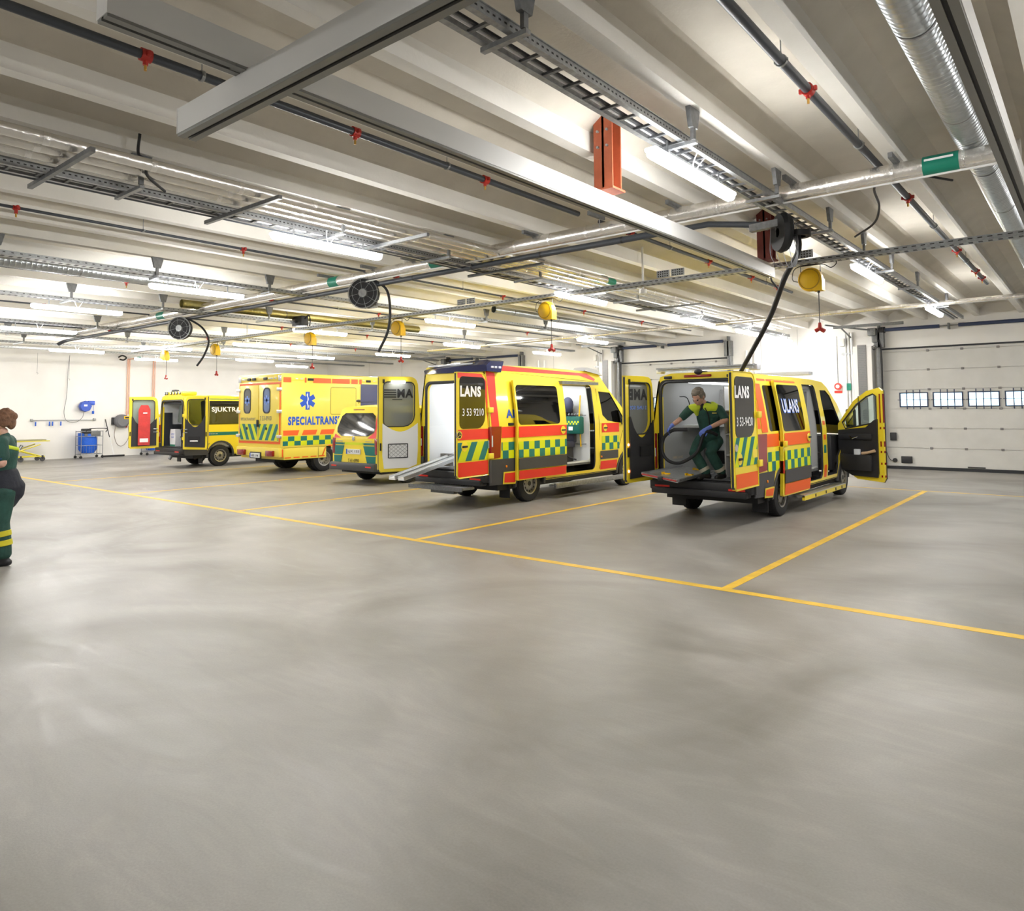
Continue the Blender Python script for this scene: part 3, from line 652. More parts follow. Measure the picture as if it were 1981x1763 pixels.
# small ceiling fittings
for k, (x, y, zt) in enumerate(((-5.78, 10.3, ZS), (-18.05, 10.3, ZR))):
    t = thing('presence_sensor', ['white pole sensor hanging above the ambulance with red bands', 'white pole sensor hanging at the far left'][k], 'sensor', (x, y, 3.68))
    MB().cyl((0, 0, .03), (0, 0, zt-3.68), .018, RAIL, 10).build('pole', t); MB().cyl((0, 0, -.03), (0, 0, .04), .06, RAIL, 16).build('head', t)
t = thing('control_box', 'dark control box on the crossing cable tray above the box ambulance', 'control box', (-15.1, 10, 3.95)); MB().box(-.2, .2, -.1, .1, -.12, .12, PLAS, .01).build('case', t); MB().tube(spline([(.2, 0, .05), (.35, 0, .12), (.42, 0, .0), (.4, 0, -.15)], 6), .015, BLK, 6).build('cable', t)
for k, (x, l) in enumerate(((-3.05, 'above the nearest yellow reel'), (-5.2, 'right of the white pole sensor'), (-4.95, 'just right of the plate beside the sensor'), (-9.55, 'left of the second yellow reel'), (-9.3, 'nearest the second yellow reel'))):
    m = MB(); m.box(x-.11, x+.11, 9.9, 9.905, 3.79, 3.9, GALV)
    for a in range(5):
        for b in range(3): m.box(x-.09+a*.038, x-.07+a*.038, 9.898, 9.9, 3.8+b*.035, 3.82+b*.035, BLK)
    tag(m.build('mounting_plate', smooth=0), 'perforated steel plate standing on the crossing tray, '+l, 'plate', 'punched plates on the tray')
for k, (pts, l) in enumerate((([(-6.72, 2.75, 4.3), (-6.74, 2.75, 4.12), (-6.68, 2.8, 4.05), (-6.78, 2.85, 3.95), (-6.98, 3.1, 3.9)], 'grey drop cable curling down to the second cable ladder'),
                             ([(-1.2, 9.3, 4.33), (-1.5, 8.7, 4.3), (-1.85, 8.6, 4.24), (-1.95, 9.2, 4.15), (-2.1, 9.6, 4.05), (-2.4, 9.9, 3.98)], 'dark cable arching behind the big foil pipe at the right'),
                             ([(-3.6, 10.2, 3.75), (-3.62, 10.2, 3.6), (-3.55, 10.3, 3.45), (-3.6, 10.3, 3.35)], 'short dark cable hanging from the crossing tray'))):
    tag(MB().tube(spline(pts, 8), .014, PLAS, 8).build('drop_cable'), l, 'cable')
for k, (x, y) in enumerate([(-1.45, 7.5), (-2.45, 7.5), (-3.8, 7.5), (-4.75, 7.3), (-5.95, 7.5), (-7.2, 7.5), (-8.4, 7.5), (-9.4, 7.5), (-10.6, 7.5), (-12.8, 7.5), (-13.9, 7.5)]):
    t = thing('rail_bracket', 'short grey channel bracket fixed to a rib above the big foil pipe', 'bracket', (x, y, ZR), 0, 'channel brackets above the foil pipe')
    MB().box(-.02, .02, -.14, .2, -.05, 0, GALVD).build('channel', t, 0); MB().cyl((0, .1, -.05), (0, .1, -.16), .005, GALV, 6).build('rod', t)
# ================================================================ VEHICLES
def wheel(parent, x, y, r, w, side, rimr=.2, dual=False, name='wheel'):
    m = MB(); s = side
    prof = [(rimr, -w/2+.01), (r-.06, -w/2), (r-.015, -w/2+.015), (r, -w/2+.045), (r, w/2-.045), (r-.015, w/2-.015), (r-.06, w/2), (rimr, w/2-.01)]
    m.lathe(prof, (x, y, r), (1, 0, 0), RUB, 36)
    for k in range(36):
        a = k*PI/18; p = Vector((x, y+(r+.001)*math.cos(a), r+(r+.001)*math.sin(a))); m.beam(p-Vector((w*.33, 0, 0)), p+Vector((w*.33, 0, 0)), .02, .006, RUB, (0, math.cos(a), math.sin(a)))
    o = m.build(name, parent)
    m = MB(); X = x+s*(w/2-.03); q = -s if dual else s
    m.lathe([(rimr+.005, s*.028), (rimr-.02, s*.02), (rimr-.035, -s*.03), (.12, -s*.005 if not dual else -s*.09), (.07, s*.005 if not dual else -s*.1), (.0, s*.01 if not dual else -s*.1)], (X, y, r), (1, 0, 0), RIM, 30)
    hb = m.build('rim', o)
    m = MB()
    for k in range(12):
        a = k*PI/6; m.lathe([(0, s*.004), (.019, s*.004), (.019, 0)], (X+s*(.004 if not dual else -.06), y+.148*math.cos(a), r+.148*math.sin(a)), (1, 0, 0), BLK, 8)
    m.lathe([(0, .012*s), (.045, .01*s), (.05, 0)], (X+s*(.0 if not dual else -.09), y, r), (1, 0, 0), PLAS, 16)
    m.build('hub_cap', hb)
    return o
def side_fn(s, hw, zb, zt, off=0):
    def w(z):
        if z <= zb: return hw-(.03*((.65-z)/.3) if z < .65 else 0)
        return hw-.16*((z-zb)/(zt-zb))**1.25
    def f(y, z, d):
        tp = 1-.07*((y-4.2)/1.4)**2 if y > 4.2 else 1
        tp *= 1-.01*((.3-y)/.3)**2 if y < .3 else 1
        return (s*(w(z)*tp+d+off), y, z)
    f.w = w; return f
def checker(m, fn, ya, yb, z0, z1, n, cw=.165, ph=0, off=.005, cb=()):
    m.sheet(rect(ya, yb, z0, z1), fn, FLU, off=off-.001, cb=cb); h = (z1-z0)/n
    k0 = int(math.floor(ya/cw))-1
    for r in range(n):
        for k in range(k0, int(yb/cw)+2):
            if (k+r+ph) % 2: continue
            a, b = max(ya, k*cw), min(yb, (k+1)*cw)
            if b-a > .01: m.sheet(rect(a, b, z0+r*h, z0+(r+1)*h), fn, GRN, off=off)
def livery(m, fn, ya, yb, dz, C, low=True, mid=True):
    m.sheet(rect(ya, yb, 1.24+dz, 1.44+dz), fn, C, off=.005)
    checker(m, fn, ya, yb, .86+dz, 1.16+dz, 2)
    if mid: m.sheet(rect(ya, yb, .64+dz, .85+dz), fn, GPLAS, off=.012, thick=.012)
    if low: m.sheet(rect(ya+.01, yb-.01, .46+dz, .62+dz), fn, C, off=.005)
def van_shell(t, P):
    hw, zt, dz, zb = P['hw'], P['zt'], P.get('dz', 0), 1.45+P.get('dz', 0)
    L = 5.6; rearY, frontY, R = 1.17, 4.74, .42
    top = [(5.55, .42), (5.63, .6), (5.6, .95), (5.48, 1.15), (4.98, 1.36), (4.55, 1.82), (4.08, 2.2+dz*.5)]
    hi = [(3.75, zt-.09), (3.3, zt-.06), (1.5, zt-.05), (.12, zt-.07), (0, zt-.16)] if zt > 2.45 else [(3.85, zt-.09), (3.3, zt-.06), (1.5, zt-.05), (.12, zt-.06), (0, zt-.13)]
    outer = [(0, .48), (rearY-R-.02, .38)]+arc(rearY, .36, R, 178, 2)+[(4.28, .38)]+arc(frontY, .36, R, 178, 2)+[(5.3, .40)]+top+hi
    ca = (4.2, 4.5, 4.8, 5.1, 5.4, .15); cb = (.65, zb, zb+.2, zb+.45, zb+.7)
    for s in (1, -1):
        fn = side_fn(s, hw, zb, zt); m = MB(); holes = []
        if s == 1: holes += P.get('holes_r', [])
        else: holes += P.get('holes_l', [])
        m.sheet(outer, fn, YEL, holes=holes, ca=ca, cb=cb, thick=.03, m2=PLAS, rim=PLAS)
        for cy in (rearY, frontY):
            m.sheet(arc(cy, .36, R+.05, 186, -6, 14)+arc(cy, .36, R-.005, -6, 186, 14), fn, GPLAS, off=.014, thick=.05)
        if s == 1 and P.get('decor_r'): P['decor_r'](m, fn)
        if s == -1 and P.get('decor_l'): P['decor_l'](m, fn)
        m.sheet(rect(1.62, 4.25, .385, .40), fn, PLAS, off=.004)
        m.build('body_side', t)
    # roof, screen, bonnet, front
    m = MB(); fr = side_fn(1, hw, zb, zt)
    def patch(ys, mt, crown=.06, n=10):
        vs = []; fs = []
        for y, z in ys:
            w = abs(fr(y, z, 0)[0])
            for k in range(n+1): q = -1+2*k/n; vs.append((q*w, y+(.05*(1-q*q) if y > 3.9 else 0), z+crown*(1-q**4)))
        for i in range(len(ys)-1): fs += [(i*(n+1)+k, i*(n+1)+k+1, (i+1)*(n+1)+k+1, (i+1)*(n+1)+k) for k in range(n)]
        m.add(vs, fs, mt)
    patch([(4.08, 2.2+dz*.5)]+hi, YEL, .05); patch([(5.48, 1.15), (4.98, 1.36)], YEL, .05); patch([(5.63, .6), (5.6, .95), (5.48, 1.15)], PLAS, .03); patch([(5.55, .42), (5.63, .6)], PLAS, .0)
    if P.get('roof_trim'): P['roof_trim'](m)
    m.build('roof', t)
    m = MB(); patch([(4.98, 1.36), (4.55, 1.82), (4.08, 2.2+dz*.5)], GLL, .04); m.build('windscreen', t)
    MB().box(-hw+.1, hw-.1, .3, 5.2, .28, .40, BLK).build('underbody', t, 0)
    # rear frame
    m = MB(); wt = fr.w(zt-.2)
    prof = [(-fr.w(.5), .5), (fr.w(.5), .5), (hw, .7), (hw, zb)]+[(fr.w(z), z) for z in (zb+.3, zb+.6, zt-.2)]+[(wt-.05, zt-.06), (wt-.25, zt-.01), (-wt+.25, zt-.01), (-wt+.05, zt-.06)]+[(-fr.w(z), z) for z in (zt-.2, zb+.6, zb+.3)]+[(-hw, zb), (-hw, .7)]
    prof = [(x*.99, z) for x, z in prof]
    zo = zt-P.get('head', .24)
    hole = rrect(-wt+.07, wt-.07, .64, zo, .12, 4, rs=[.02, .14, .14, .02]) if P.get('rear_open', True) else None
    f = lambda x, z, d: (x, -d, z)
    m.sheet(prof, f, YEL, holes=[hole] if hole else [], thick=.07)
    if hole:
        pts = [(x, -.008, z) for x, z in hole]; m.tube(pts, .02, PLAS, 8, closed=True)
        m.sheet(rrect(-wt+.02, wt-.02, .60, zo+.04, .12, 4, rs=[.02, .14, .14, .02]), f, PLAS, holes=[rrect(-wt+.08, wt-.08, .65, zo-.01, .12, 4, rs=[.02, .14, .14, .02])], off=.006)
    m.build('rear_frame', t)
    if hole:
        iw = hw-.11; y1 = 3.36; zi = zo+.02; m = MB()
        oy = P.get('open_r')
        LN = P.get('lining', WIN)
        ix = lambda z: iw-(.15*((z-zb)/(zt-zb))**1.25 if z > zb else 0); cz = (zb, zb+.25, zb+.5, zb+.75)
        m.sheet(rect(.03, y1, .62, zi), lambda a, b, d: (ix(b), a, b), LN, holes=[oy] if oy else [], cb=cz)
        m.sheet(rect(.03, y1, .62, zi), lambda a, b, d: (-ix(b), a, b), LN, holes=P.get('holes_li', []), cb=cz)
        m.sheet(rect(-ix(zi), ix(zi), .03, y1), lambda a, b, d: (a, b, zi), LN)
        m.sheet([(-iw, .62), (iw, .62), (iw, zb), (ix(zi), zi), (-ix(zi), zi), (-iw, zb)], lambda a, b, d: (a, y1, b), LN)
        for sx in (-1, 1): m.box(sx*iw, sx*(hw-.14), -.0, .05, .62, zb, PLAS)
        m.build('interior_lining', t, 0)
        MB().box(-iw, iw, .0, y1, .58, .625, mat('grey_vinyl_floor', (.12, .125, .13), .5)).build('load_floor', t, 0)
        if P.get('inlamp', 0):
            lm = mat('interior_lamp_%s' % P['inlamp'], (1, 1, 1), emit=P['inlamp'])
            for x in (-.35, .35): MB().box(x-.04, x+.04, .4, 3.0, zi-.03, zi-.01, lm).build('ceiling_lamp', t, 0)
    # lower rear corners, bumper, lamps
    for s in (1, -1):
        fn = side_fn(s, hw, zb, zt); m = MB()
        m.sheet([(0.0, .4), (.72, .38), (.72, .55), (.78, .86+dz), (.0, .86+dz)], fn, GPLAS, off=.012, thick=.02, ca=(.15,))
        m.box(s*(hw-.13), s*(hw+.008), -.03, .02, .45, .86+dz, GPLAS, .01)
        if P.get('low_patch'): m.sheet([(.34, .40+dz*.3), (.7, .38+dz*.3), (.74, .5), (.72, .62+dz), (.34, .62+dz)], fn, P['low_patch'][1], off=.02); m.sheet([(.37, .43+dz*.3), (.68, .41+dz*.3), (.71, .5), (.70, .595+dz), (.37, .595+dz)], fn, P['low_patch'][0], off=.026)
        m.lathe([(0, .0), (.022, 0), (.022, .01*s), (0, .012*s)], (s*(hw+.012), .42, .72+dz), (1, 0, 0), AMB, 12)
        m.build('corner_cladding', t)
        z0, z1 = .87+dz, 1.45+dz
        m = MB(); tl = P.get('tail', .28); m.sheet([(.0, z0), (tl-.03, z0+.02), (tl, z1), (.0, z1)], fn, DRED, off=.02, thick=.05); m.box(s*(hw-.1), s*(hw+.018), -.035, .03, z0, z1, DRED, .02)
        l = m.build('tail_lamp', t); m = MB(); m.box(s*(hw-.09), s*(hw+.0), -.042, -.03, z0+.2, z0+.34, CLR, .01); m.sheet(rect(.02, .05, z0+.22, z0+.42), fn, CLR, off=.024); m.build('reversing_lens', l)
        for zz in (1.0+dz+.8, .86+dz-.12): pass
    m = MB(); m.box(-hw+.02, hw-.02, -.14, .1, .45, .62, PLAS, .03); m.box(-hw+.08, hw-.08, -.2, .0, .40, .5, PLAS, .02); m.build('rear_bumper', t)
    for s in (1, -1): MB().box(s*(hw-.38), s*(hw-.12), -.145, -.13, .5, .53, RED).build('reflector', t, 0)
    for s in (1, -1): MB().box(s*(hw-.3), s*(hw-.05), .58, .6, .12, .4, BLK).build('mud_flap', t, 0)
    for x, y in ((hw-.13, rearY), (-hw+.13, rearY), (hw-.13, frontY), (-hw+.13, frontY)): wheel(t, x, y, .345, .21, 1 if x > 0 else -1)
def rear_door(t, P, sgn, ang, decor=None, inner=PLAS, glass=GLM, L=None, inner_extra=None, win_round=.12, z0=.6, hx=-.02):
    hw, zt, dz = P['hw'], P['zt'], P.get('dz', 0); zb = 1.45+dz; L = L or hw-.04; z1 = min(zt-.06, 2.4)
    X = lambda a: -sgn*a
    out = [(0.0, z0), (L-.05, z0), (L, z0+.05), (L, z1), (.22, z1)]+[(.22-.14*math.sin(k*PI/8), z1-.1+.1*math.cos(k*PI/8)) for k in (1, 2, 3)]+[(.06, z1-.14), (.0, zb)]
    if sgn > 0: out = [(X(a), b) for a, b in out]
    win = rrect(.13, L-.09, zb+.0, z1-.1, .12, 4, rs=[.16 if win_round > .12 else .1, .08, .1, .22])
    win = [(X(a), b) for a, b in win]
    if sgn < 0: win = [(X(a), b) for a, b in rrect(.13, L-.09, zb, z1-.1, .1, 4, rs=[.1, .08, .1, .22])]; out = [(X(a), b) for a, b in out]
    f = lambda x, z, d: (x, -d, z)
    m = MB(); m.sheet(out, f, YEL, holes=[win], thick=.055, cb=(zb,)); m.tube([(x, 0, z) for x, z in out], .012, YEL, 6, closed=True); m.tube([(x, .055, z) for x, z in win], .012, PLAS, 6, closed=True)
    if decor: decor(m, f, X, L, z0, z1, zb)
    d = m.build('rear_door', t, loc=(sgn*(hw+hx), -.02, 0), rotz=sgn*math.radians(ang))
    g = MB(); g.sheet([(x+(.02 if x > X(L/2) else -.02), z+(.03 if z > zb+.3 else -.02)) for x, z in win], f, glass, off=.006, thick=.006); gl = g.build('window', d)
    g = MB()
    if P.get('gtext', {}).get(sgn): P['gtext'][sgn](g, f, X, L, zb, z1)
    if g.v: g.build('window_lettering', gl, 0)
    m = MB(); a0, a1 = .07, L-.07
    if inner is WIN or inner is RAIL:
        pl = [(a0+.02, z0+.12), (L*.3, z0+.06), (a1-.03, z0+.06), (a1, z0+.3), (a1, zb-.0), (a1, zb+.06)]+[(a1-(a1-a0)*k/8, zb+.06-.16*math.sin(k*PI/8)) for k in range(1, 8)]+[(a0, zb+.06), (a0, z0+.4)]
    else:
        pl = [(a0, z0+.08), (a1, z0+.06), (a1, zb+.28), (a1-.03, zb+.28)]+[(a1-.04-(a1-a0-.08)*k/8, zb+.2-.26*math.sin(k*PI/8)) for k in range(1, 8)]+[(a0, zb+.22)]
    m.sheet([(X(a), b) for a, b in pl], f, inner, off=-.058, thick=.02); pn = m.build('inner_panel', d)
    if inner_extra: inner_extra(pn, f, X, L, z0, z1, zb)
    for zz in (z0+.28, zb+.25): MB().box(X(-.09), X(.05), -.05, .0, zz, zz+.1, YEL, .01).build('hinge', d)
    m = MB(); m.box(X(L-.015), X(L+.004), .005, .045, z0+.02, z1-.02, PLAS); m.build('seal', d, 0)
    m = MB(); m.box(X(L-.11), X(L-.07), .055, .08, z1-.13, z1-.05, BLK, .01); m.box(X(L-.05), X(L-.02), .055, .07, 1.0, 1.14, BLK); m.build('latch', d)
    if sgn > 0 or True:
        m = MB()
        m.lathe([(0, -.012), (.085, -.01), (.09, 0)], (X(L-.2 if sgn > 0 else .2), -.0, 1.13+dz), (0, 1, 0), YEL, 20); m.box(X((L-.2 if sgn > 0 else .2)-.07), X((L-.2 if sgn > 0 else .2)+.07), -.03, -.01, 1.11+dz, 1.145+dz, BLK, .01)
        if sgn > 0: m.build('door_handle', d)
    return d
def stripes(m, f, x0, x1, z0, z1, slope, w=.13, gap=.13, off=.006, ph=0, base=FLU):
    m.sheet(rect(x0, x1, z0, z1), f, base, off=off-.001)
    k = -20
    while k < 20:
        c0 = k*(w+gap)+ph; c1 = c0+w; R_ = rect(x0, x1, z0, z1)
        # region c0 <= x - slope*(z-z0) <= c1
        q = clip(R_, 1, -slope, c1-slope*z0); q = clip(q, -1, slope, -(c0-slope*z0)) if len(q) > 2 else q
        if len(q) > 2: m.sheet(q, f, GRN, off=off)
        k += 1
def chair(t, x, y, z, rot, m_=None, name='seat'):
    m_ = m_ or mat('dark_grey_upholstery', (.035, .036, .04), .7)
    m = MB(); m.box(-.23, .23, -.22, .24, .3, .44, m_, .04); m.box(-.22, .22, -.3, -.18, .4, 1.0, m_, .04); m.box(-.13, .13, -.3, -.2, 1.02, 1.25, m_, .04); m.box(-.18, .18, -.2, .2, 0, .3, PLAS)
    o = m.build(name, t, loc=(x, y, z), rotz=rot); return o
# ---------------------------------------------------------------- nearest ambulance (orange bands)
def amb1():
    dz = -.1; hw = .87; zt = 2.33; zb = 1.35
    t = thing('ambulance', 'nearest ambulance, yellow with orange bands, rear, side and passenger doors open', 'ambulance', (-4.91, 10.5, 0))
    slide = rrect(2.05, 3.32, .44, zt-.16, .1); q = rrect(.62, 1.6, zb+.03, zt-.22, .06)
    fd = [(3.62, .46), (4.26, .46), (4.3, .8), (4.62, 1.0), (4.62, 1.33), (4.16, 1.98), (3.95, 2.08), (3.6, 2.08), (3.56, 1.9)]
    P = dict(hw=hw, zt=zt, dz=dz, head=.15, tail=.44, lining=mat('grey_lining', (.42, .43, .43), .5), holes_r=[slide, fd, q], holes_l=[[(3.68, 1.42), (4.6, 1.42), (4.14, 1.98), (3.68, 2.02)], rrect(.5, 1.6, 1.45, 2.0, .06)],
             open_r=rrect(1.9, 3.34, .66, 2.1, .05), low_patch=(ORG, YEL), inlamp=2.5, fa=72)
    P['holes_li'] = []
    def dr(m, fn):
        m.sheet(rect(.05, .26, zb+.08, zt-.2), fn, ORG, off=.004, cb=(zb+.2, zb+.45, zb+.7)); m.sheet(rect(.29, .54, zb+.02, zt-.2), fn, ORG, off=.004, cb=(zb+.2, zb+.45, zb+.7))
        livery(m, fn, .47, 1.0, dz, ORG, low=False, mid=False)
        for a, b in ((.45, .8), (.85, 1.6), (1.65, 2.2)): m.sheet(rect(a, b, zt-.15, zt-.115), fn, ORG, off=.004)
        m.sheet(rect(3.38, 3.52, 1.15, 1.5), fn, ORG, off=.004); m.sheet(rect(3.38, 3.52, .9, 1.05), fn, GRN, off=.004); m.sheet(rect(3.38, 3.54, .45, .68), fn, ORG, off=.004)
        m.sheet(rect(4.4, 4.5, .66, .85), fn, GPLAS, off=.01)
    P['decor_r'] = dr
    def rt(m): pass
    P['gtext'] = {1: lambda g, f, X, L, zb, z1: (g.text('LANS', f, WHT, X(L-.05), z1-.38, .56, .18, .05, .011), g.text('3 53-9420', f, WHT, X(L-.1), zb+.14, .62, .13, .012, .011)),
                  -1: lambda g, f, X, L, zb, z1: g.text('AMB', f, BLK, X(.14), z1-.38, .56, .18, .05, -.004)}
    van_shell(t, P)
    def decor(m, f, X, L, z0, z1, zb):
        stripes(m, f, X(L-.0), X(.02), .92, zb-.02, .55, .14, .15, ph=.1)
        m.sheet(rect(X(L-.05), X(.03), .62, .84+dz+.08), f, ORG, off=.006)
        for a in (.93, 1.0): pass
        m.lathe([(0, -.02), (.055, -.018), (.06, 0)], (X(L-.06), 0, zb-.16), (0, 1, 0), CHR, 20)
        m.sheet(rect(X(.22), X(.04), 1.12+dz, 1.24+dz), f, YEL, off=.008)
    rear_door(t, P, 1, 91, decor, PLAS, GLD, L=.92, hx=.04)
    def extra(pn, f, X, L, z0, z1, zb):
        m = MB(); m.sheet(rrect(X(.5), X(.2), 1.0, 1.16, .01), lambda a, b, d: (a, .08-d, b), BLK, off=0, thick=.02); pk = m.build('pocket', pn, 0); m = MB(); m.text('AMBULANS', lambda a, b, d: (-a, .082, b), mat('cream_lettering', (.7, .6, .45), .5), X(.5), .9, .34, .045, .02); m.build('lettering', pn, 0)
        m = MB(); m.text('S UNE SOS', f, SKY, X(.17), z1-.53, .5, .06, .03, -.004); m.build('blue_lettering', pn, 0)
        for z in (.78, 1.19): MB().ball((X(L-.05), .058, z), (.02, .01, .02), mat('marker_lamp', (1, .3, .12), emit=6), 10, 6).build('marker_lamp', pn)
    rear_door(t, P, -1, 93, None, PLAS, GLF, L=.84, inner_extra=extra)
    # sliding door, slid back along the side
    fn = side_fn(1, hw, zb, zt, .075); m = MB()
    out = rrect(1.0, 2.36, .33, zt-.13, .05); win = rrect(1.06, 2.08, zb+.04, zt-.22, .07, rs=[.14, .07, .03, .03])
    m.sheet(out, fn, YEL, holes=[win], thick=.05, cb=(zb, zb+.3, zb+.6)); livery(m, fn, 1.05, 2.35, dz, ORG, low=False); m.sheet(rect(1.06, 2.34, .35, .53), fn, ORG, off=.006)
    m.sheet(rect(1.0, 2.0, zt-.16, zt-.135), fn, ORG, off=.005)
    d = m.build('sliding_door', t); g = MB(); g.sheet(rrect(1.04, 2.1, zb+.02, zt-.2, .07), fn, GLD, off=.006, thick=.006, cb=(zb+.3, zb+.6)); gl = g.build('window', d)
    g = MB(); g.text('ULANS', fn, SKY, 1.12, 1.66, .8, .24, .05, .012); g.text('ULANS', fn, WHT, 1.14, 1.675, .76, .21, .0, .014); g.build('window_lettering', gl, 0)
    m = MB(); c = fn(2.24, 1.24, .012); m.lathe([(0, .012), (.07, .01), (.075, 0)], (c[0], 2.24, 1.24), (1, 0, 0), YEL, 20); m.box(c[0]+.01, c[0]+.03, 2.18, 2.3, 1.225, 1.255, BLK, .01); m.build('door_handle', d)
    MB().box(hw-.03, hw+.07, 1.0, 1.03, .7, .9, RED).build('reflector', d, 0)
    m = MB(); m.box(hw-.08, hw+.12, 1.0, 1.08, 1.12, 1.22, YEL, .01); m.build('slide_roller', d)
    # quarter window glass, step board
    g = MB(); g.sheet(rrect(.62, 1.6, zb+.03, zt-.22, .06), side_fn(1, hw, zb, zt), GLD, off=-.01, thick=.004, cb=(zb+.3, zb+.6)); g.build('quarter_window', t)
    m = MB(); m.box(hw-.06, hw+.14, 1.75, 4.2, .25, .29, ALU); m.box(hw+.1, hw+.145, 1.75, 4.2, .2, .27, YEL); 
    for y in (2.3, 2.9, 3.5, 3.9): m.box(hw+.146, hw+.148, y, y+.06, .21, .26, BLK)
    m.build('side_step', t, 0)
    # passenger door swung open; local x runs from the hinge to the free edge, -y is the inner side
    a = math.radians(P['fa']); D = MB(); Ld = .93
    o = [(0, .72), (.12, .52), (.38, .36), (Ld-.04, .33), (Ld, .4), (Ld, 2.06), (Ld-.06, 2.12), (.62, 2.06), (.35, 1.88), (.0, 1.42)]
    wn = [(.16, 1.33), (Ld-.12, 1.46), (Ld-.12, 1.96), (Ld-.18, 2.0), (.62, 1.95), (.4, 1.8), (.1, 1.45)]
    f = lambda x, z, d: (x, d, z)
    D.sheet(o, f, YEL, holes=[wn], thick=.07); D.tube([(x, .0, z) for x, z in o], .012, PLAS, 6, closed=True); D.tube([(x, -.07, z) for x, z in wn], .014, PLAS, 6, closed=True)
    D.box(.44, .465, -.07, -.03, 1.38, 1.96, PLAS)
    for z0_, z1_ in ((1.45, 2.0), (1.33, 1.37), (1.0, 1.1), (.88, .92), (.66, .7), (.42, .46)): D.box(Ld+.0, Ld+.006, -.06, -.015, z0_, z1_, DRED); D.box(Ld-.06, Ld-.035, -.076, -.07, z0_, z1_, DRED)
    dr_ = D.build('front_door', t, loc=(hw-.03, 4.60, 0)); dr_.rotation_euler = (0, 0, -PI/2+a)
    MB().sheet(wn, f, GLL, off=-.03, thick=.004).build('window', dr_)
    m = MB(); m.sheet([(.02, .62), (.14, .5), (.3, .42), (Ld-.12, .41), (Ld-.1, .5), (Ld-.1, 1.52), (Ld-.16, 1.5), (.6, 1.36), (.02, 1.3)], f, PLAS, off=-.07, thick=.035)
    m.box(.1, Ld-.2, -.19, -.105, .52, .84, PLAS, .04); m.box(.05, Ld-.2, -.14, -.1, 1.12, 1.24, PLAS, .02); tr = m.build('door_trim', dr_)
    m = MB(); m.tube([(.3, -.15, 1.18), (.36, -.17, 1.14), (.46, -.15, 1.18)], .012, CHR, 8); m.build('inner_handle', tr)
    m = MB(); m.box(.38, .5, -.17, -.12, .8, .94, mat('pale_paper', (.75, .78, .85), .7), .01); m.build('paper', tr)
    m = MB(); m.tube([(.54, -.15, .86), (.66, -.16, .88), (.8, -.15, .92)], [.03, .025, .03], mat('tan_gloves', (.6, .42, .27), .7), 8); m.build('work_gloves', tr)
    m = MB(); m.box(.02, .1, .02, .12, 1.3, 1.4, PLAS, .02); m.box(.02, .22, .14, .24, 1.35, 1.72, PLAS, .04); mi = m.build('mirror', dr_); MB().box(.06, .2, .136, .139, 1.4, 1.68, CHR).build('mirror_glass', mi, 0)
    # interior: cupboards, seat with red and yellow straps, cab
    m = MB(); m.box(-.75, -.2, 1.75, 2.3, .63, 1.45, CLAD); m.box(-.75, .1, 2.28, 3.34, 1.7, 2.1, CLAD); m.box(-.76, -.3, .9, 2.2, 1.42, 1.46, RAIL); m.build('cupboard', t, 0)
    m = MB(); m.box(-.6, -.3, 1.745, 1.75, .75, .98, BLK); m.box(-.55, -.25, 1.74, 1.748, 1.0, 1.4, WIN); m.build('cupboard_front', t, 0)
    m = MB()
    for z in (.98, 1.32, 1.7): m.box(.17, .70, .55, .95, z, z+.02, RAIL)
    m.box(.16, .18, .52, .95, .63, 2.1, RAIL); m.box(.45, .47, .8, .95, .63, 2.1, RAIL); m.box(.18, .7, .94, .95, .63, 2.1, PLAS); m.build('equipment_rack', t, 0)
    m = MB(); m.box(.2, .6, .6, .9, 1.34, 1.66, mat('yellow_bag', (.75, .5, .02), .6), .04); m.box(.45, .68, .55, .7, 1.34, 1.6, REDB, .03); m.build('equipment_bag', t)
    m = MB(); m.tube(spline([(.3, .52, 1.66), (.32, .48, 1.5), (.3, .54, 1.36)], 5), .022, BLK, 6); m.tube(spline([(.43, .52, 1.66), (.4, .48, 1.5), (.46, .54, 1.36)], 5), .022, BLK, 6); m.box(.31, .4, .46, .51, 1.5, 1.56, CHR, .01); m.box(.33, .38, .45, .5, 1.58, 1.62, REDP, .01); m.box(.38, .46, .5, .54, 1.13, 1.18, CHR, .01); m.box(.39, .44, .49, .53, 1.2, 1.24, REDP, .01); m.build('strap', t)
    m = MB(); m.ball((.38, .68, .8), (.12, .12, .15), WIN, 14, 8); m.box(.3, .44, .53, .57, .72, .86, ORG, .01); m.build('canister', t)
    m = MB(); m.ball((.25, 1.6, 2.0), (.17, .17, .1), WIN, 14, 8); m.build('ceiling_pod', t)
    m = MB(); m.tube(spline([(-.6, .5, 1.95), (-.45, .45, 1.93), (-.4, .45, 1.78), (-.5, .45, 1.68)], 5), .008, BLK, 6); m.tube([(-.74, .15, 1.45), (-.74, .15, 1.75)], .02, BLK, 8); m.build('grab_handle', t)
    chair(t, .35, 2.7, .62, PI); chair(t, .42, 3.75, .45, 0); chair(t, -.42, 3.75, .45, 0)
    m = MB(); m.box(-hw+.12, hw-.12, 4.3, 4.8, .5, 1.2, PLAS, .05); m.build('dashboard', t); m = MB(); m.box(-hw+.1, hw-.08, 3.4, 4.5, .4, .46, PLAS); m.build('cab_floor', t, 0)
    m = MB(); m.tube([(-.42+.19*math.cos(k*PI/10), 4.2+.06*math.sin(k*PI/10), 1.2+.18*math.sin(k*PI/10)) for k in range(20)], .015, PLAS, 8, closed=True); m.build('steering_wheel', t)
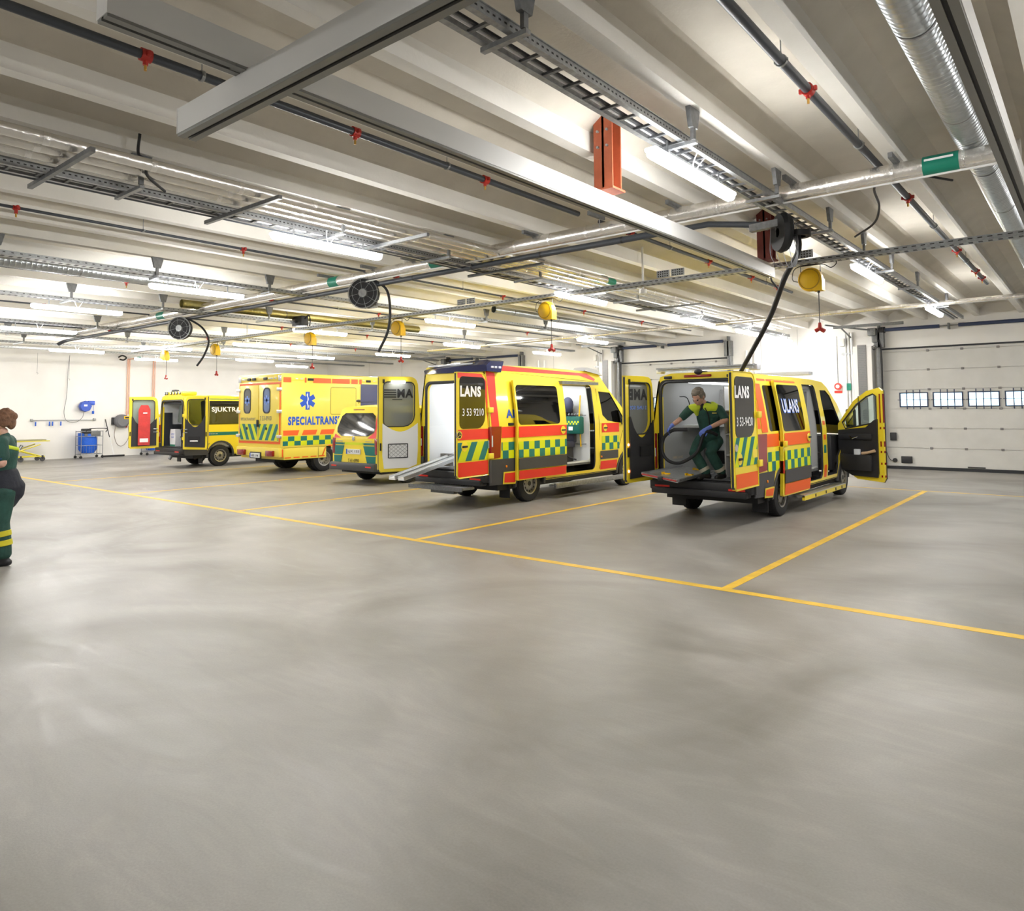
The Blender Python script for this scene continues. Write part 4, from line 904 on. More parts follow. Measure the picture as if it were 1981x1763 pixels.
    m = MB(); m.sheet(rect(-.1, .3, .7, 2.05), lambda a, b, d: (.6, 3.25+a*.3, b), mat('grey_curtain', (.2, .2, .21), .9, bump=.6, bscale=14, stretch=(1, 1, .05)), thick=.03, ca=(0, .1, .2)); m.build('curtain', t)
    # roof rack, camera, high stop lamp
    m = MB(); m.box(-.78, .82, .1, .32, zt+.03, zt+.065, CLR); m.box(-.8, .84, .06, .36, zt+.065, zt+.09, GALV); m.box(-.84, -.74, .12, .28, zt+.0, zt+.09, WHT, .02); m.box(.74, .88, .14, .3, zt+.0, zt+.1, CLR, .02); m.build('rear_light_bar', t)
    m = MB(); m.box(-.7, .7, 3.2, 3.45, zt+.03, zt+.1, CLR, .02); m.build('front_light_bar', t)
    m = MB(); m.ball((-.02, .0, zt+.0), (.07, .06, .045), PLAS); m.box(-.08, .08, -.0, .15, zt-.03, zt+.01, PLAS, .02); m.build('rear_camera', t)
    MB().box(-.26, .2, -.03, .02, zt-.085, zt-.045, DRED, .01).build('high_stop_lamp', t)
    m = MB()
    for x in (-.55, .52): m.box(x-.07, x+.07, -.02, .02, zt-.1, zt-.055, BLK, .01)
    m.build('flash_lamp', t)
    m = MB()
    m.lathe([(0, 0), (.045, 0), (.045, -.01)], (-.5, .0, 0), (0, 0, 1), PLAS, 8)
    # tilted stretcher platform sticking out behind
    PC = [Vector(p) for p in ((-.64, -.74, .72), (-.04, -.74, .64), (-.14, .75, .67), (-.72, .75, .73))]
    pc = lambda u, v, h: (PC[0]*(1-u)*(1-v)+PC[1]*u*(1-v)+PC[2]*u*v+PC[3]*(1-u)*v)+Vector((.12*h, 0, h))
    q = MB(); q.add([pc(u, v, h) for h in (0, .03) for u, v in ((0, 0), (1, 0), (1, 1), (0, 1))], [(0, 3, 2, 1), (4, 5, 6, 7), (0, 1, 5, 4), (1, 2, 6, 5), (2, 3, 7, 6), (3, 0, 4, 7)], ALU)
    for a_, b_ in (((0, 0), (0, 1)), ((1, 0), (1, 1)), ((0, 0), (1, 0))): q.beam(pc(*a_, .035), pc(*b_, .035), .04, .035, GALV)
    pf = q.build('stretcher_platform', t, 0)
    r_ = MB(); r_.cyl(pc(.02, -.03, .03), pc(.98, -.03, .03), .012, REDP, 8); k_ = pc(.55, -.035, .02); r_.box(k_.x-.04, k_.x+.04, k_.y-.02, k_.y+.02, k_.z-.03, k_.z+.03, BLK, .01); r_.build('release_bar', pf)
    for u, v in ((.4, .25), (.85, .45), (.6, .9)): r_ = MB(); k_ = pc(u, v, .04); r_.box(k_.x-.05, k_.x+.05, k_.y-.03, k_.y+.03, k_.z-.01, k_.z+.012, YREEL); r_.box(k_.x-.05, k_.x-.03, k_.y-.08, k_.y+.0, k_.z-.01, k_.z+.03, YREEL); r_.build('yellow_catch', pf)
    return t
A1 = amb1()
# ---------------------------------------------------------------- second ambulance (red bands, blue light bar)
def amb2():
    hw = .92; zt = 2.63; zb = 1.45
    t = thing('ambulance', 'high-roofed ambulance with red bands and a ramp folded out of its rear, side door open', 'ambulance', (-9.42, 9.55, 0))
    P = dict(hw=hw, zt=zt, dz=0, head=.36, holes_r=[rrect(2.12, 3.40, .46, 2.27, .1), [(3.66, 2.14), (3.72, 1.62), (3.9, 1.5), (4.2, 1.46), (4.62, 1.43), (4.6, 1.55), (4.12, 2.12)]],
             holes_l=[[(3.66, 2.14), (3.72, 1.62), (4.62, 1.43), (4.12, 2.12)]], open_r=rrect(1.95, 3.34, .66, 2.24, .05), low_patch=(RED, YEL), inlamp=8)
    def dr(m, fn):
        m.sheet([(.04, zb+.0), (.24, zb+.0), (.22, zb+.5), (.26, zt-.2), (.03, zt-.17)], fn, RED, off=.004, cb=(zb+.2, zb+.45, zb+.7))
        m.sheet([(.1, zt-.15), (.3, zt-.15), (3.0, zt-.16), (3.55, zt-.26), (3.6, zt-.22), (3.3, zt-.11), (.25, zt-.05)], fn, RED, off=.004, cb=(zb+.7, zb+.9))
        livery(m, fn, .30, .8, 0, RED, low=False, mid=False)
        m.text('AM', fn, BLUE, .46, 1.6, .36, .16, .03, .006)
        m.box(hw-.01, hw+.02, .5, .64, 1.46, 1.51, BLK, .005)
        livery(m, fn, 3.66, 4.38, 0, RED, low=False, mid=False); m.sheet(rect(3.58, 4.32, .66, .84), fn, GPLAS, off=.01); m.sheet(rect(3.6, 4.28, .44, .62), fn, RED, off=.005)
        c = fn(3.78, 1.36, .0); m.lathe([(0, .012), (.075, .01), (.08, 0)], (c[0], 3.8, 1.34), (1, 0, 0), YEL, 20); m.box(c[0]+.01, c[0]+.03, 3.73, 3.87, 1.325, 1.355, BLK, .01)
        for p, q in (((3.57, .46), (3.57, 2.2)), ((4.36, .9), (4.62, 1.42))): m.beam(fn(p[0], p[1], .004), fn(q[0], q[1], .004) if q[1] < 1.5 else fn(q[0], zb, .004), .006, .004, BLK)
        m.beam(fn(3.57, zb, .004), fn(3.57, 2.2, .003), .006, .004, BLK)
        m.lathe([(0, .01), (.022, .01), (.022, 0)], (hw+.012, 3.62, .72), (1, 0, 0), AMB, 12)
        m.beam(fn(.02, zt-.165, .002), fn(3.6, zt-.28, .002), .004, .006, BLK)
    P['decor_r'] = dr
    P['gtext'] = {1: lambda g, f, X, L, zb, z1: (g.text('LANS', f, WHT, X(L-.08), z1-.42, .58, .19, .05, .011), g.text('3 53 9210', f, WHT, X(L-.14), zb+.2, .6, .13, .008, .011)),
                  -1: lambda g, f, X, L, zb, z1: (g.text('AM', f, BLK, X(.14), z1-.40, .32, .17, .04, -.004), [g.box(X(.48), X(.74), .004, .0055, z1-.40+k*.045, z1-.375+k*.045, BLK) for k in range(4)], g.box(X(.36), X(.56), .004, .0055, z1-.44, z1-.425, BLK))}
    van_shell(t, P)
    def decor(m, f, X, L, z0, z1, zb):
        m.sheet([(X(L-.02), z1-.01), (X(L-.02), z1-.1), (X(.16), z1-.1), (X(.03), zb+.1), (X(.02), zb), (X(.0), zb), (X(.07), z1-.14), (X(.22), z1-.01)], f, RED, off=.004)
        m.sheet(rect(X(L-.03), X(.02), 1.24, 1.42), f, RED, off=.006)
        stripes(m, f, X(L-.02), X(.02), .88, 1.2, .55, .17, .2, ph=.06)
        m.sheet(rect(X(L-.03), X(.03), .62, .86), f, RED, off=.006)
        m.lathe([(0, -.02), (.07, -.018), (.075, 0)], (X(L-.05), 0, 1.33), (0, 1, 0), CHR, 24); m.lathe([(0, -.024), (.05, -.023), (.05, -.02)], (X(L-.05), 0, 1.33), (0, 1, 0), BLK, 20)
        for k in range(3): a = PI/2+k*2*PI/3; m.beam((X(L-.05), -.026, 1.33), (X(L-.05)+.06*math.cos(a), -.026, 1.33+.06*math.sin(a)), .01, .006, CHR, (0, 1, 0))
    rear_door(t, P, 1, 95, decor, PLAS, GLD, L=.9)
    def extra(pn, f, X, L, z0, z1, zb):
        m = MB(); x0, x1, a, b = sorted((X(.28), X(.66)))+[.86, 1.12]
        for (p, q) in (((x0, a), (x1, a)), ((x1, a), (x1, b)), ((x1, b), (x0, b)), ((x0, b), (x0, a))): m.beam((p[0], .085, p[1]), (q[0], .085, q[1]), .014, .014, BLK)
        n = 9
        for k in range(-n, n+1):
            for sg in (1, -1):
                pts = []
                for j in range(21):
                    xx = x0+(x1-x0)*j/20; zz = (a+b)/2+sg*(xx-(x0+x1)/2)*.8+k*.07
                    if a <= zz <= b: pts.append((xx, .085, zz))
                if len(pts) > 1: m.beam(pts[0], pts[-1], .003, .003, BLK)
        m.build('net_pocket', pn, 0)
    rear_door(t, P, -1, 112, None, RAIL, GLF, L=.84, inner_extra=extra)
    lm = MB(); lm.box(-.62, -.3, -.0, .02, 2.22, 2.26, mat('door_lamp', (1, 1, 1), emit=18)); 
    fn = side_fn(1, hw, zb, zt, .09); m = MB()
    out = rrect(.66, 2.22, .44, 2.31, .05, rs=[.02, .03, .02, .02]); win = rrect(.72, 1.98, 1.49, 2.2, .08, rs=[.14, .08, .03, .03])
    m.sheet(out, fn, YEL, holes=[win], thick=.05, cb=(zb, zb+.3, zb+.6)); livery(m, fn, .69, 2.21, 0, RED); 
    d = m.build('sliding_door', t); g = MB(); g.sheet(rrect(.70, 2.0, 1.47, 2.22, .08), fn, GLD, off=.006, thick=.006, cb=(zb+.3, zb+.6)); g.build('window', d)
    m = MB(); c = fn(2.08, 1.34, .012); m.lathe([(0, .012), (.075, .01), (.08, 0)], (c[0], 2.08, 1.34), (1, 0, 0), YEL, 20); m.box(c[0]+.01, c[0]+.03, 2.01, 2.15, 1.325, 1.355, BLK, .01); m.build('door_handle', d)
    m = MB(); m.box(hw-.03, hw+.06, 2.12, 3.46, 2.27, 2.33, GALVD); m.build('door_rail', t, 0)
    for pts in ([(3.66, 2.14), (3.72, 1.62), (3.9, 1.5), (4.2, 1.46), (4.62, 1.43), (4.6, 1.55), (4.12, 2.12)],): MB().sheet(pts, side_fn(1, hw, zb, zt), GLM, off=-.01, thick=.004).build('front_side_window', t)
    m = MB(); m.box(hw+.02, hw+.06, 4.45, 4.6, 1.4, 1.46, PLAS); m.box(hw+.04, hw+.22, 4.5, 4.6, 1.4, 1.75, PLAS, .03); m.build('mirror', t)
    # big blue rear light fairing
    m = MB(); w = .84; zs = zt-.15
    rings = []
    for x, sc in ((-.74, .55), (-.68, .8), (-.45, .95), (0, 1.1), (.45, 1.25), (.8, 1.3), (.885, 1.1)):
        rings.append([(x, -.04, zs-.03), (x, -.06, zs+.07*sc), (x, .06, zs+.145*sc), (x, .42, zs+.15*sc), (x, .34, zs-.04)])
    vs = [p for r in rings for p in r]; fs = [(i*5+k, i*5+k+1, i*5+6+k, i*5+5+k) for i in range(6) for k in range(4)]+[tuple(range(5)), tuple(30+k for k in range(5))]
    m.add(vs, fs, LB); fb = m.build('rear_light_fairing', t)
    m = MB(); m.box(-.66, .5, -.03, .1, zs+.1, zs+.14, CLR, .01); 
    for y in (.06, .16, .27): m.box(.868, .895, y, y+.07, zs+.03, zs+.07, CLR, .005)
    m.build('clear_lens', fb)
    m = MB(); rings = []
    for x, sc in ((.5, .9), (.72, 1), (.84, .7)): rings.append([(x, 3.15, zt-.05), (x, 3.25, zt+.03*sc), (x, 3.6, zt-.02*sc), (x, 3.85, zt-.14)])
    vs = [p for r in rings for p in r]; m.add(vs, [(i*4+k, i*4+k+1, i*4+5+k, i*4+4+k) for i in range(2) for k in range(3)]+[(8, 9, 10, 11)], CLR); m.build('front_light_fairing', t)
    MB().box(-.3, .25, -.03, .02, zt-.16, zt-.12, DRED, .01).build('high_stop_lamp', t)
    # interior
    m = MB(); m.box(-.78, -.3, 1.6, 3.3, .63, 1.3, WIN); m.box(-.78, -.2, 2.4, 3.3, 1.6, 2.2, WIN); m.box(-.2, .0, 2.9, 3.34, 1.5, 2.1, WIN); m.build('cupboard', t, 0)
    m = MB()
    for p, q in (((-.6, .8, 2.0), (-.1, .8, 2.0)), ((-.25, .8, 2.0), (-.3, .8, 1.4)), ((-.7, .8, 1.3), (-.3, .8, 1.3)), ((-.3, .8, 1.4), (-.4, .8, 1.3)), ((.3, 3.3, 1.62), (.75, 3.3, 1.62)), ((.3, 3.3, 1.0), (.75, 3.3, 1.0))): m.tube([p, q], .012, GALV, 8)
    m.box(-.45, -.05, .9, .95, 2.05, 2.18, WIN, .01); m.box(-.35, -.3, .89, .9, 2.1, 2.15, BLK); m.build('rail_and_sockets', t)
    m = MB(); m.box(-.76, -.5, .4, .5, .66, .9, SLAT); m.build('vent_grille', t, 0)
    m = MB(); m.tube([(.68, 3.2, 2.05), (.7, 3.12, 1.6), (.68, 3.2, .95)], .015, YREEL, 8); m.build('yellow_grab_rail', t)
    m = MB(); m.box(.36, .78, 3.02, 3.2, 1.22, 1.6, mat('green_bag', (.0, .11, .085), .6), .04); b = m.build('first_aid_bag', t)
    m = MB(); checker(m, lambda a, bb, d: (a, 3.02-d, bb), .38, .76, 1.42, 1.5, 2, .04); m.box(.5, .6, 3.0, 3.02, 1.3, 1.38, WHT); m.build('bag_stripe', b, 0)
    m = MB(); m.box(.3, .34, 3.18, 3.3, 1.62, 1.7, BLK); 
    for k in range(5): m.ball((.38+k*.08, 3.2, 1.64), (.03, .03, .03), mat('steel_valve', (.4, .4, .42), .3, .8), 8, 6)
    m.build('valve_row', t)
    m = MB(); m.ball((.42, 3.1, 1.85), (.14, .08, .17), mat('navy_headrest', (.05, .06, .12), .6), 12, 8); m.build('headrest', t)
    m = MB(); m.tube([(.1, 2.3, 1.5), (.25, 2.5, 1.15), (.5, 2.6, .8), (.3, 2.7, .7)], .025, GALVD, 8); m.tube([(.5, 2.6, 1.3), (.35, 2.6, 1.0), (.55, 2.6, .75)], .02, GALVD, 8); m.ball((.5, 2.7, 1.2), (.06, .05, .1), GALV, 10, 6); m.tube(spline([(.45, 2.8, 1.0), (.55, 2.9, .75), (.7, 3.0, .68)], 5), .018, BLK, 8); m.build('stretcher_frame', t)
    chair(t, .3, 3.0, .62, PI, mat('navy_seat', (.03, .03, .05), .6)); chair(t, .42, 3.75, .45, 0); chair(t, -.42, 3.75, .45, 0)
    m = MB(); m.box(-hw+.12, hw-.12, 4.3, 4.8, .5, 1.25, PLAS, .05); m.build('dashboard', t)
    # rear step and loading ramp
    m = MB(); m.box(-.75, .62, -.42, -.1, .33, .37, GALV)
    for k in range(22): m.box(-.74+k*.062, -.71+k*.062, -.43, -.1, .37, .378, ALU)
    m.box(-.76, .63, -.44, -.42, .31, .38, GALVD); m.box(-.3, .3, -.3, -.2, .24, .33, GALVD); m.build('rear_step', t, 0)
    m = MB()
    def rail(x0, x1):
        p = Vector((x0, .75, .90)); q = Vector((x1, -1.18, .55)); m.beam(p, q, .15, .035, RAIL); m.beam(p+Vector((.07, 0, .02)), q+Vector((.07, 0, .02)), .02, .06, ALU); m.beam(p-Vector((.07, 0, -.02)), q-Vector((.07, 0, -.02)), .02, .06, ALU)
    rail(-.52, -.36); rail(-.28, -.12); m.build('loading_ramp', t, 0)
    m = MB(); m.box(hw-.02, hw+.16, 1.75, 4.3, .24, .28, ALU, .01); m.box(hw+.1, hw+.17, 1.75, 4.3, .2, .3, GALV, .01); m.build('side_step', t)
    return t
A2 = amb2()
for o in [o for o in COL.objects if o.parent == A2 and o.name.startswith('rear_door')]:
    if o.location.x < 0: MB().box(.32, .6, .056, .075, 2.28, 2.32, mat('door_lamp', (1, 1, 1), emit=16), .005).build('door_lamp', o)
# ---------------------------------------------------------------- small yellow van, closed
def small_van():
    t = thing('small_van', 'small closed yellow van with a green and red tailgate, right of the box ambulance', 'van', (-13.98, 10.8, 0))
    hw = .86; zt = 1.9; zb = 1.1
    def w(z): return hw if z < zb else hw-.13*((z-zb)/(zt-zb))**1.2
    yr = lambda z: 0 if z < 1.05 else .22*((z-1.05)/(zt-1.05))**1.3
    top = [(5.0, .4), (5.05, .7), (4.9, 1.0), (4.3, 1.2), (3.5, 1.75), (3.0, 1.83), (.6, 1.85), (.3, 1.81)]
    outer = [(0, .45), (.55, .38)]+arc(.97, .34, .4, 178, 2)+[(3.8, .36)]+arc(4.2, .34, .4, 178, 2)+top+[(.2, 1.72), (.1, 1.4), (0, 1.05)]
    for s in (1, -1):
        fn = lambda y, z, d, s=s: (s*(w(z)+d), y, z); m = MB(); m.sheet(outer, fn, YEL, ca=(.3,), cb=(zb, 1.4, 1.65), thick=.02)
        m.sheet([(.45, 1.2), (2.2, 1.2), (2.2, 1.7), (.5, 1.7)], fn, GLD, off=.004); m.sheet([(2.3, 1.2), (3.9, 1.2), (3.3, 1.7), (2.3, 1.7)], fn, GLD, off=.004)
        m.sheet([(1.45, .7), (3.7, .7), (3.7, .95), (1.45, .95)], fn, GRN, off=.004); m.sheet([(.03, .38), (.55, .36), (.55, .6), (.03, .6)], fn, GPLAS, off=.01, thick=.02); m.build('body_side', t)
        m = MB(); m.sheet([(.0, .72), (.16, .74), (.2, 1.2), (.08, 1.25), (.0, 1.1)], fn, DRED, off=.012, thick=.03); m.box(s*(hw-.12), s*(hw+.01), -.012, .02, .72, 1.1, DRED, .01); m.build('tail_lamp', t)
        wheel(t, s*(hw-.12), .97, .33, .2, s); wheel(t, s*(hw-.12), 4.2, .33, .2, s)
    m = MB(); n = 8; ys = top[::-1]; vs = []
    for y, z in [(.2, 1.77)]+ys:
        for k in range(n+1): q = -1+2*k/n; vs.append((q*w(z), y, z+.05*(1-q**4)))
    m.add(vs, [(i*(n+1)+k, i*(n+1)+k+1, (i+1)*(n+1)+k+1, (i+1)*(n+1)+k) for i in range(len(ys)) for k in range(n)], YEL); m.build('roof', t)
    f = lambda x, z, d: (x, yr(z)-d-.03*(1-(x/hw)**2), z); m = MB(); cx = [-.6, -.3, 0, .3, .6]
    out = [(-hw, .5), (hw, .5), (hw, 1.1), (hw-.05, 1.5), (hw-.14, 1.79), (hw-.3, 1.85), (-hw+.3, 1.85), (-hw+.14, 1.79), (-hw+.05, 1.5), (-hw, 1.1)]
    m.sheet(out, f, YEL, ca=cx, cb=(.8, 1.05, 1.3, 1.5, 1.7), thick=.03)
    for s in (1, -1):
        m.sheet([(s*.78, .5), (s*.5, .5), (s*.44, .68), (s*.8, .68)], f, GRN, off=.006); m.sheet([(s*.8, .7), (s*.44, .7), (s*.36, .92), (s*.8, .92)], f, GRN, off=.006); m.sheet([(s*.8, .94), (s*.36, .94), (s*.34, .99), (s*.8, .99)], f, GRN, off=.006)
    m.sheet(rect(-.38, .38, .94, 1.0), f, FLU, off=.006); m.text('S 61-6990', f, BLK, -.2, .53, .4, .08, .01, .006)
    m.sheet([(.74, 1.12), (.8, 1.12), (.7, 1.78), (.66, 1.78)], f, RED, off=.006, cb=(1.3, 1.5, 1.7)); m.sheet([(.5, 1.1), (.78, 1.1), (.75, 1.28)], f, RED, off=.005)
    m.sheet([(-.5, 1.1), (-.82, 1.1), (-.78, 1.2)], f, RED, off=.005)
    m.lathe([(0, -.015), (.05, -.012), (.055, 0)], (0, -.035+yr(1.05), 1.03+.06), (0, 1, 0), CHR, 16)
    for s in (1, -1): m.box(s*.55-.12, s*.55+.12, -.03, -.012, 1.02, 1.035, CHR)
    tg = m.build('tailgate', t)
    win = [(-.7, 1.24), (-.5, 1.15), (.5, 1.15), (.7, 1.24), (.73, 1.34), (.64, 1.63), (.52, 1.7), (-.52, 1.7), (-.64, 1.63), (-.73, 1.34)]
    MB().sheet(win, f, mat('black_glass', (.012, .013, .015), .06, coat=1), off=.009, ca=cx, cb=(1.3, 1.5, 1.7)).build('rear_window', tg)
    m = MB(); m.box(-.27, .27, -.05, -.03, .72, .84, PLATE, .004); m.box(-.27, -.22, -.052, -.049, .72, .84, BLUE); m.text('LJX 155', lambda a, b, d: (a, -.053, b), BLK, -.19, .745, .42, .07, .01); m.build('number_plate', tg, 0)
    MB().box(-.25, .18, yr(1.77)-.03, yr(1.77)+.02, 1.765, 1.795, DRED, .01).build('high_stop_lamp', t)
    m = MB(); m.box(-hw-.0, hw+.0, -.12, .1, .33, .52, GPLAS, .04); m.build('rear_bumper', t)
    for s in (1, -1): MB().box(s*.55, s*.75, -.125, -.118, .42, .45, RED).build('reflector', t, 0)
    m = MB(); m.tube([(-.3, .35, 1.93), (-.3, .35, 1.97), (.5, .5, 1.97)], .008, BLK, 6); m.ball((-.25, .3, 2.0), (.07, .05, .035), BLK, 10, 6); m.build('roof_aerial', t)
    MB().box(-hw+.1, hw-.1, .2, 4.8, .25, .4, BLK).build('underbody', t, 0)
    return t
small_van()
# ---------------------------------------------------------------- box ambulance SPECIALTRANSPORT
def box_amb():
    t = thing('box_ambulance', 'box-bodied yellow ambulance with a blue star of life and closed rear doors', 'ambulance', (-18.9, 11.2, 0))
    hw = 1.15; z0, z1 = .73, 2.83; L = 4.1
    m = MB(); m.box(-hw, hw, 0, L, z0, z1-.1, YEL2, .02); m.box(-hw-.012, hw+.012, -.012, L+.01, z1-.22, z1, YEL2, .04); m.box(-hw+.02, hw-.02, .1, 1.5, .4, z0, YEL2, .01)
    f = lambda y, z, d: (hw+d, y, z)
    for a, b in ((.03, .28), (.72, .78), (1.0, 1.62), (1.66, 2.3), (2.36, 2.6), (2.66, 2.75), (3.52, 3.6)): m.sheet(rect(a, b, 2.58, 2.72), f, ORG, off=.016)
    for a, b in ((.42, .5), (.58, .66), (2.8, 2.86), (3.2, 3.28)): m.sheet(rect(a, b, 2.67, 2.7), f, CLR, off=.02)
    m.box(hw, hw+.03, .82, 1.02, 2.64, 2.71, BLK, .01); m.box(hw, hw+.03, 2.92, 3.1, 2.64, 2.71, BLK, .01)
    # star of life
    cy, cz = .83, 2.06
    for k in range(3):
        a = k*PI/3+PI/2; c, s = math.cos(a), math.sin(a); hl, hh = .26, .07
        m.sheet([(cy+c*u-s*v, cz+s*u+c*v) for u, v in ((-hl, -hh), (hl, -hh), (hl, hh), (-hl, hh))], f, BLUE, off=.004+k*.0004)
    sp = [(cy+.025*math.sin(k*1.1), cz-.22+k*.038) for k in range(12)]; m.tube([(hw+.007, a, b) for a, b in sp], .012, WHT, 6); m.beam((hw+.006, cy, cz-.23), (hw+.006, cy, cz+.23), .006, .012, WHT)
    m.sheet(rrect(1.62, 2.55, 1.66, 2.46, .05), f, YEL2, off=.005, thick=.005); m.tube([(hw+.005, a, b) for a, b in rrect(1.62, 2.55, 1.66, 2.46, .05)], .005, BLK, 4, closed=True)
    m.text('SPECIALTRANSPORT', f, BLUE, .2, 1.36, 2.3, .25, .05, .005)
    for k in range(6): y = .05+k*.6; m.sheet([(y, 1.08), (y+.46, 1.08), (y+.52, 1.22), (y+.06, 1.22)] if k else [(y, 1.08), (y+.46, 1.08), (y+.52, 1.22), (y, 1.22)], f, ORG, off=.005)
    checker(m, f, .04, 3.9, .79, 1.05, 2, .205)
    for k in range(5): m.sheet(rect(.12+k*.28, .32+k*.28, .44, .47), f, ORG, off=-.015)
    for a in (.03, 1.35): m.sheet([(a, .47), (a+.04, .47), (a+.1*(a > 1)+.04, .7), (a+.1*(a > 1), .7)], f, ORG, off=-.015)
    for a in (1.55, 1.9): m.sheet(rect(a, a+.28, .73, .76), f, ORG, off=.005)
    m.beam((hw-.018, 1.22, .42), (hw-.018, 1.22, .71), .006, .006, BLK)
    bd = m.build('box_body', t)
    MB().sheet(rect(2.72, 3.5, 1.6, 2.58), f, mat('side_window_blue', (.02, .03, .12), .1, coat=1), off=.006).build('side_window', bd)
    g = lambda x, z, d: (x, -d, z)
    m = MB(); fr = rect(-hw+.08, hw-.05, .84, 2.58); m.sheet(fr, g, ORG, holes=[rect(-hw+.13, hw-.1, .9, 2.53)], off=.012, thick=.01)
    for x in (-.92, -.8, -.3, .5, .62, .8): m.box(x, x+.1, -.03, -.01, 2.68, 2.72, CLR, .01)
    for x in (-.62, -.35, .25): m.box(x, x+.18, -.05, -.01, 2.66, 2.74, PLAS, .02)
    for x in (-hw+.03, hw-.15): m.box(x, x+.13, -.03, 0, 2.62, 2.78, CLR, .01)
    m.build('door_frame', t)
    for s in (-1, 1):
        x0, x1 = (-hw+.13, -.015) if s < 0 else (.015, hw-.1)
        m = MB(); m.box(x0, x1, -.03, .0, .91, 2.52, YEL2, .01); h = lambda x, z, d: (x, -.031-d, z)
        stripes(m, h, x0+.03, x1-.03, .94, 1.40, .55*s, .16, .15, off=.003, ph=0 if s < 0 else .05)
        m.text('SPECIALTRANSPORT' if s < 0 else '3 53-8910', h, mat('grey_lettering', (.16, .17, .15), .5), x0+.08, 1.5, .8 if s < 0 else .6, .08 if s < 0 else .13, .01, .004)
        m.lathe([(0, -.02), (.04, -.015), (.045, 0)], (x0+.42, -.031, 1.27), (0, 1, 0), BLK, 12)
        d = m.build('rear_door', t)
        c = x0+.42; w = MB(); w.sheet(rrect(c-.19, c+.19, 1.7, 2.44, .14, 5), h, PLAS, holes=[rrect(c-.15, c+.15, 1.74, 2.4, .12, 5)], off=.01, thick=.01); w.build('window_frame', d)
        w = MB(); w.sheet(rrect(c-.16, c+.16, 1.73, 2.41, .12, 5), h, mat('grey_window', (.1, .11, .12), .1, coat=.8) if s < 0 else mat('blue_window', (.12, .2, .42), .1, coat=.8), off=.004)  # left pane is grey, right pane is blue
        for k in range(3):
            a = k*PI/3+PI/2; cc, ss = math.cos(a), math.sin(a); w.sheet([(c+cc*u-ss*v, 2.08+ss*u+cc*v) for u, v in ((-.14, -.033), (.14, -.033), (.14, .033), (-.14, .033))], h, SKY, off=.006)
        w.build('window', d)
        for z in (1.05, 1.75, 2.38): MB().box(s*(hw-.17), s*(hw+.03), -.06, -.01, z-.04, z+.05, ALU, .01).build('hinge', d)
    MB().box(-.05, .03, -.07, -.03, 1.32, 1.52, BLK, .01).build('door_handle', t)
    m = MB(); m.box(-hw+.02, hw-.02, -.06, .1, .48, .74, YEL2, .02); m.build('rear_bumper', t)
    for x in (-.95, .55): MB().box(x, x+.36, -.14, -.05, .5, .66, DRED, .02).build('tail_lamp', t)
    m = MB(); m.box(-.3, .2, -.11, -.08, .44, .57, PLATE, .004); m.box(-.3, -.25, -.112, -.108, .44, .57, BLUE); m.text('HPE 194', lambda a, b, d: (a, -.114, b), BLK, -.22, .465, .38, .07, .01); m.box(-.34, .24, -.08, -.05, .42, .6, BLK, .01); m.build('number_plate', t, 0)
    for s in (1, -1):
        wheel(t, s*(hw-.14), 1.45, .37, .2, s, .21, True); wheel(t, s*(hw-.37), 1.45, .37, .2, s, .21, True); wheel(t, s*(.85), 5.2, .36, .22, s)
    m = MB(); m.box(-.5, .5, .2, 5.6, .3, .5, BLK); m.cyl((-.9, 1.45, .37), (.9, 1.45, .37), .08, BLK); m.box(-.8, .8, 1.0, 1.9, .5, .75, BLK); m.build('chassis', t)
    m = MB(); sd = [(4.12, .45), (4.75, .45), (4.8, .75), (5.0, .84), (5.4, .84), (5.6, .7), (5.65, .45), (6.1, .45), (6.15, .8), (6.0, 1.15), (5.6, 1.3), (4.95, 2.1), (4.12, 2.2)]
    m.prism(sd, lambda a, b, d: (d, a, b), -.95, .95, YEL2); m.sheet([(4.5, 1.35), (5.45, 1.35), (4.95, 1.98), (4.5, 2.02)], lambda a, b, d: (.95+d, a, b), GLD, off=.004); m.build('cab', t)
    return t
box_amb()
